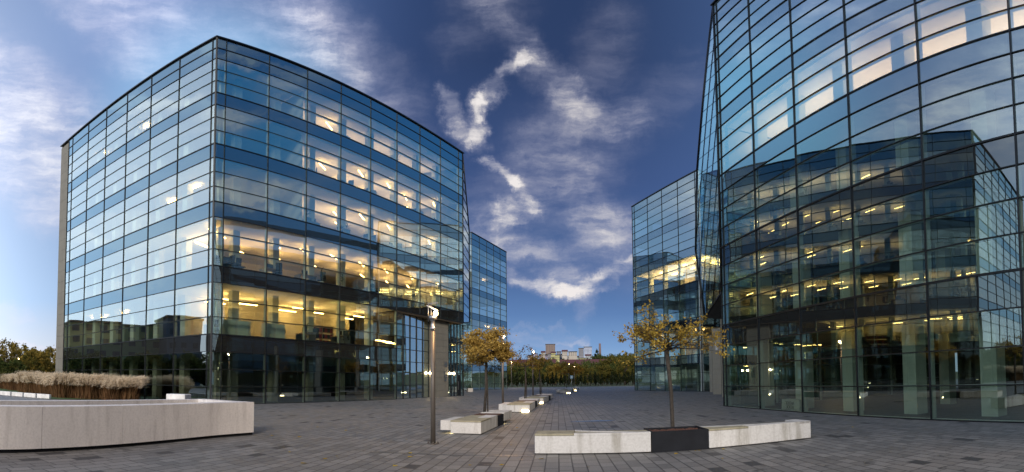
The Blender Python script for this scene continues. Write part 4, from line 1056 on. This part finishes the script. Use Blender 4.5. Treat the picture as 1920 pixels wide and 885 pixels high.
# first-floor back partitions close behind the glass on the bright floor
bm = BM(); prism(bm, [RP(redges[1], 5.6, 0), RP(redges[6] - .2, 5.6, 0), RP(redges[6] - .2, 5.7, 0), RP(redges[1], 5.7, 0)], 4 * U, 7 * U); o = obj('partition_wall', bm, M['iwall'], LB, recalc=True)
# cabinets seen on the first floor
for b, s in ((1, 1.5), (2, 1.2)):
    p = RP(redges[b] + s, .9, 4 * U - .02); T = thing('filing_cabinet', ('wide' if b == 1 else 'narrower') + ' beige filing cabinet against the first floor glass of the left block', 'cabinet', p, arR)
    bm = BM(); addbox(bm, Vector((0, 0, .55)), 2.2 if b == 1 else 1.6, .45, 1.1); obj('body', bm, M['iwall'], T)
    for k in (-.5, .5):
        bm = BM(); addbox(bm, Vector((k, -.235, .55)), .8, .02, 1.0); obj('door', bm, M['column'], T)
# insulation pack inside the right block
ip = QP(WR * 1.53, .72, .02)
IP = thing('insulation_pack', 'wrapped insulation pack with upside-down black lettering behind the right ground floor glass', 'pack', ip, arQ)
bm = BM(); addbox(bm, Vector((0, 0, .24)), 1.35, .5, .46); bmesh.ops.subdivide_edges(bm, edges=bm.edges, cuts=4, use_grid_fill=True)
for v in bm.verts: v.co += Vector((random.uniform(-.012, .012), random.uniform(-.012, .012), random.uniform(-.01, .01)))
obj('wrap', bm, simple('pack_film', (.66, .67, .60), .35, 0, .15), IP)
tc = bpy.data.curves.new('lettering', 'FONT'); tc.body = 'ROCK\nWOOL'; tc.size = .21; tc.align_x = 'CENTER'; tc.extrude = .002; tc.space_line = .85
to = bpy.data.objects.new('lettering_curve', tc); COL.objects.link(to); bpy.context.view_layer.update()
tme = bpy.data.meshes.new_from_object(to.evaluated_get(bpy.context.evaluated_depsgraph_get())); bpy.data.objects.remove(to)
tme.materials.clear(); tme.materials.append(M['darkplast'])
to = bpy.data.objects.new('lettering', tme); COL.objects.link(to); to.parent = IP
# local: pack faces +y after its turn; letters stand upside down on the outer side
to.matrix_local = Matrix.Translation((-.22, -.275, .20)) @ Matrix.Rotation(pi, 4, 'Y') @ Matrix.Rotation(pi / 2, 4, 'X') if False else Matrix.Translation((.0, -.275, .20)) @ Matrix.Rotation(pi, 4, 'Y') @ Matrix.Rotation(pi / 2, 4, 'X')
# ---------------------------------------------------------------- world, sun, camera
wd = bpy.data.worlds.new('World'); SC.world = wd; wd.use_nodes = True; nt = wd.node_tree; nt.nodes.clear()
out = N(nt, 'ShaderNodeOutputWorld'); bg = N(nt, 'ShaderNodeBackground'); L(nt, bg.outputs[0], out.inputs[0])
tcn = N(nt, 'ShaderNodeTexCoord').outputs['Generated']
sp = N(nt, 'ShaderNodeSeparateXYZ'); L(nt, tcn, sp.inputs[0])
az = mth(nt, 'ARCTAN2', sp.outputs[0], sp.outputs[1]); el = mth(nt, 'ARCSINE', mth(nt, 'MINIMUM', mth(nt, 'MAXIMUM', sp.outputs[2], -1.), 1.))
cxy = N(nt, 'ShaderNodeCombineXYZ'); L(nt, az, cxy.inputs[0]); L(nt, el, cxy.inputs[1]); A2 = cxy.outputs[0]
SUN_AZ, SUN_EL = radians(168), radians(24)
sky = N(nt, 'ShaderNodeTexSky', sky_type='NISHITA'); sky.sun_disc = False; sky.sun_elevation = SUN_EL; sky.sun_rotation = SUN_AZ
def srgb(r, g, b):
    f = lambda c: (c / 255 / 12.92) if c / 255 <= .04045 else ((c / 255 + .055) / 1.055) ** 2.4
    return (f(r), f(g), f(b))
e01 = mth(nt, 'DIVIDE', el, 1.0, clamp=True)
cool = ramp(nt, e01, [(0., srgb(160, 190, 220)), (.07, srgb(118, 154, 200)), (.14, srgb(90, 124, 174)), (.22, srgb(72, 101, 150)), (.42, srgb(58, 80, 126)), (.68, srgb(44, 62, 100)), (1., srgb(40, 58, 94))])
warm = ramp(nt, e01, [(0., srgb(236, 222, 206)), (.06, srgb(206, 214, 226)), (.16, srgb(172, 200, 234)), (.36, srgb(150, 176, 214)), (.6, srgb(128, 152, 194)), (1., srgb(110, 132, 172))])
wf = ramp_f(nt, mth(nt, 'COSINE', mth(nt, 'SUBTRACT', az, -1.95)), -.20, .80)
rf = mth(nt, 'MULTIPLY', ramp_f(nt, az, .15, .8), .35)
east = ramp(nt, e01, [(0., srgb(150, 172, 200)), (.25, srgb(112, 158, 205)), (.5, srgb(62, 142, 205)), (.75, srgb(30, 125, 195)), (1., srgb(30, 110, 175))])
ef = mth(nt, 'MULTIPLY', ramp_f(nt, az, .55, 1.0), ramp_f(nt, az, 2.6, 2.0))
base = mixc(nt, wf, cool, warm)
base = mixc(nt, mth(nt, 'MULTIPLY', rf, mth(nt, 'SUBTRACT', 1., wf)), base, srgb(104, 140, 200))
base = mixc(nt, ef, base, east)
# wispy clouds: brush strokes laid out by compass direction and height, broken up by noise
wn = N(nt, 'ShaderNodeTexNoise'); wn.inputs['Scale'].default_value = 6.; wn.inputs['Detail'].default_value = 7; wn.inputs['Roughness'].default_value = .66; L(nt, A2, wn.inputs['Vector'])
wv = N(nt, 'ShaderNodeVectorMath', operation='SUBTRACT'); L(nt, wn.outputs['Color'], wv.inputs[0]); wv.inputs[1].default_value = (.5, .5, .5)
ws = N(nt, 'ShaderNodeVectorMath', operation='MULTIPLY_ADD'); L(nt, wv.outputs[0], ws.inputs[0]); ws.inputs[1].default_value = (.16, .16, 0); L(nt, A2, ws.inputs[2]); WP = ws.outputs[0]
def stroke(x0, y0, x1, y1, w, amt):
    a0, a1 = unproj(x0, y0), unproj(x1, y1); A = Vector((*a0, 0)); D = Vector((*a1, 0)) - A; w = w / F
    s = N(nt, 'ShaderNodeVectorMath', operation='SUBTRACT'); L(nt, WP, s.inputs[0]); s.inputs[1].default_value = A
    dt = N(nt, 'ShaderNodeVectorMath', operation='DOT_PRODUCT'); L(nt, s.outputs[0], dt.inputs[0]); dt.inputs[1].default_value = D / D.length_squared
    t = mth(nt, 'MULTIPLY', dt.outputs['Value'], 1., clamp=True)
    m_ = N(nt, 'ShaderNodeVectorMath', operation='SCALE'); m_.inputs[0].default_value = D; L(nt, t, m_.inputs['Scale'])
    ds = N(nt, 'ShaderNodeVectorMath', operation='DISTANCE'); L(nt, s.outputs[0], ds.inputs[0]); L(nt, m_.outputs[0], ds.inputs[1])
    n = N(nt, 'ShaderNodeMapRange', interpolation_type='SMOOTHERSTEP'); n.inputs[1].default_value = w; n.inputs[2].default_value = 0.; n.inputs[3].default_value = 0.; n.inputs[4].default_value = amt
    L(nt, ds.outputs['Value'], n.inputs[0]); return n.outputs[0]
STROKES = [(905, -20, 985, 110, 62, .42), (985, 110, 1060, 190, 55, .40), (1060, 190, 1190, 225, 60, .42), (985, 112, 900, 205, 30, .75), (900, 190, 880, 240, 34, .95), (832, 165, 850, 225, 26, .5), (850, 225, 890, 250, 34, .45),
    (905, 290, 968, 352, 20, .75), (968, 352, 1000, 385, 24, .45), (1000, 385, 945, 412, 40, .6), (945, 405, 950, 425, 48, .85), (900, 440, 960, 470, 60, .5), (960, 515, 1060, 555, 34, .85), (1060, 555, 1180, 492, 30, .75), (1000, 460, 1090, 540, 50, .42), (1085, 540, 1100, 585, 34, .4),
    (1070, 260, 1130, 420, 110, .34), (1130, 420, 1040, 500, 90, .30), (1150, 60, 1110, 260, 100, .22),
    (-80, 120, 190, 300, 150, .95), (-100, 260, 110, 380, 110, .75), (130, -20, 330, 150, 80, .50), (220, -30, 420, 90, 70, .42), (470, -30, 640, 170, 120, .44), (600, 40, 740, 190, 100, .36), (650, 200, 800, 240, 40, .16),
    (880, 440, 1000, 320, 120, .26), (1000, 300, 1190, 480, 130, .26), (860, 60, 960, -20, 90, .2), (1190, 240, 1290, 120, 70, .18), (950, 628, 1100, 632, 13, .55), (950, 640, 1060, 646, 12, .4), (960, 612, 1080, 618, 9, .35), (1120, 560, 1150, 535, 14, .4), (-20, 598, 60, 604, 26, .4), (40, 640, 100, 648, 8, .6)]
acc = None
for s in STROKES:
    v = stroke(*s); acc = v if acc is None else mth(nt, 'ADD', acc, v)
ws2 = N(nt, 'ShaderNodeVectorMath', operation='MULTIPLY_ADD'); L(nt, wv.outputs[0], ws2.inputs[0]); ws2.inputs[1].default_value = (.07, .05, 0); L(nt, A2, ws2.inputs[2])
mpw = N(nt, 'ShaderNodeMapping'); mpw.inputs['Rotation'].default_value = (0, 0, radians(28)); mpw.inputs['Scale'].default_value = (5.5, 24., 1); L(nt, ws2.outputs[0], mpw.inputs[0])
fib = noise(nt, mpw.outputs[0], 1., 7, .62)
mpv = N(nt, 'ShaderNodeMapping'); mpv.inputs['Rotation'].default_value = (0, 0, radians(-58)); mpv.inputs['Scale'].default_value = (5., 20., 1); L(nt, ws2.outputs[0], mpv.inputs[0])
fib2 = noise(nt, mpv.outputs[0], 1., 7, .62)
azm = ramp_f(nt, az, -.5, -.15); fib = mth(nt, 'ADD', mth(nt, 'MULTIPLY', fib2, azm), mth(nt, 'MULTIPLY', fib, mth(nt, 'SUBTRACT', 1., azm)))
fin = noise(nt, WP, 16., 7, .62)
tex = mth(nt, 'ADD', mth(nt, 'MULTIPLY', fib, .72), mth(nt, 'MULTIPLY', fin, .28))
# loose cirrus elsewhere (behind the viewer, seen in the glass)
mp3 = N(nt, 'ShaderNodeMapping'); mp3.inputs['Scale'].default_value = (1.3, 7., 1); L(nt, WP, mp3.inputs[0])
gen = mth(nt, 'MULTIPLY', ramp_f(nt, noise(nt, mp3.outputs[0], 1.6, 5, .55), .42, .72), mth(nt, 'MULTIPLY', ramp_f(nt, mth(nt, 'ABSOLUTE', az), 1.15, 1.45), .75))
cl = mth(nt, 'MULTIPLY', acc, ramp_f(nt, tex, .27, .80))
cl = mth(nt, 'ADD', cl, mth(nt, 'MULTIPLY', mth(nt, 'MULTIPLY', acc, acc), .06))
cl = mth(nt, 'MAXIMUM', mth(nt, 'MULTIPLY', cl, .95), gen)
cl = mth(nt, 'MULTIPLY', cl, 1.15, clamp=True)
ccol = mixc(nt, wf, srgb(232, 226, 224), srgb(226, 226, 236))
ccol = mixc(nt, ramp_f(nt, cl, .75, .1), ccol, mixc(nt, wf, srgb(176, 178, 202), srgb(214, 210, 228)))
col = mixc(nt, cl, base, ccol)
# the sunset side of the sky, behind the viewer's left, is the bright one
glow = mth(nt, 'MULTIPLY', ramp_f(nt, mth(nt, 'COSINE', mth(nt, 'SUBTRACT', az, -2.15)), .30, .85), ramp_f(nt, el, 1.25, .35))
col = mixc(nt, mth(nt, 'MULTIPLY', glow, .55), col, srgb(210, 216, 222))
gsc = mth(nt, 'MULTIPLY_ADD', glow, 1.35, 1.)
bx = N(nt, 'ShaderNodeVectorMath', operation='DISTANCE'); L(nt, A2, bx.inputs[0]); bx.inputs[1].default_value = (-.60, .86, 0)  # added bright sky patch over the left block, lightens the right block's reflections
bx2 = N(nt, 'ShaderNodeVectorMath', operation='DISTANCE'); L(nt, A2, bx2.inputs[0]); bx2.inputs[1].default_value = (-.62, .48, 0)  # second added patch, mostly hidden behind the left block, for the same reflections
col = mixc(nt, mth(nt, 'MULTIPLY', ramp_f(nt, bx2.outputs['Value'], .38, .06), .75), col, (.22, .46, .66))
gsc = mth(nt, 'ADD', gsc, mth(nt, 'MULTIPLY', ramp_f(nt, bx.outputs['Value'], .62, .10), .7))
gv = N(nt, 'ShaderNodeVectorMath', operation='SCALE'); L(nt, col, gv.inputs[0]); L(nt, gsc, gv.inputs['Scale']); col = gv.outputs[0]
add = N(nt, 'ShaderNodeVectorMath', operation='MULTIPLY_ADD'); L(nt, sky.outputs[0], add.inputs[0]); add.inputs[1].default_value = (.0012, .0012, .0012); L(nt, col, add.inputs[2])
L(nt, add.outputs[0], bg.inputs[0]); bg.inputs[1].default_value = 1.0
sl = bpy.data.lights.new('sun', 'SUN'); sl.energy = 2.6; sl.angle = radians(14); sl.color = (1., .86, .72)
so = bpy.data.objects.new('sun', sl); COL.objects.link(so)
sd_ = Vector((sin(SUN_AZ) * cos(SUN_EL), cos(SUN_AZ) * cos(SUN_EL), sin(SUN_EL))); so.rotation_euler = sd_.to_track_quat('Z', 'Y').to_euler()
cd = bpy.data.cameras.new('camera'); cam = bpy.data.objects.new('camera', cd); COL.objects.link(cam); SC.camera = cam
cd.type = 'PANO'
tgt = cd if hasattr(cd, 'panorama_type') else cd.cycles
tgt.panorama_type = 'EQUIRECTANGULAR'
tgt.latitude_max = H0 / F; tgt.latitude_min = -(885 - H0) / F; tgt.longitude_min = -960 / F; tgt.longitude_max = 960 / F
cd.clip_end = 5000; cd.clip_start = .05
def wdir(x, y, z):                         # camera axes -> world, same rotation as unproj
    x2 = x * cos(ROLL) - z * sin(ROLL); z2 = x * sin(ROLL) + z * cos(ROLL)
    return Vector((x2, y * cos(PITCH) - z2 * sin(PITCH), y * sin(PITCH) + z2 * cos(PITCH)))
rx_, fw_, up_ = wdir(1, 0, 0), wdir(0, 1, 0), wdir(0, 0, 1)
cam.matrix_world = Matrix(((rx_.x, up_.x, -fw_.x, 0), (rx_.y, up_.y, -fw_.y, 0), (rx_.z, up_.z, -fw_.z, EYE), (0, 0, 0, 1)))
SC.render.engine = 'CYCLES'; cy = SC.cycles
cy.max_bounces = 10; cy.transparent_max_bounces = 24; cy.glossy_bounces = 5; cy.diffuse_bounces = 3; cy.transmission_bounces = 4
cy.caustics_reflective = False; cy.caustics_refractive = False; cy.sample_clamp_indirect = 4.; cy.use_denoising = True
cy.use_adaptive_sampling = True; cy.adaptive_threshold = .015
vs_ = SC.view_settings; vs_.view_transform = 'Standard'; vs_.look = 'None'; vs_.gamma = 1; vs_.exposure = .1; vs_.use_curve_mapping = False
SC.render.resolution_x, SC.render.resolution_y = 1024, 472
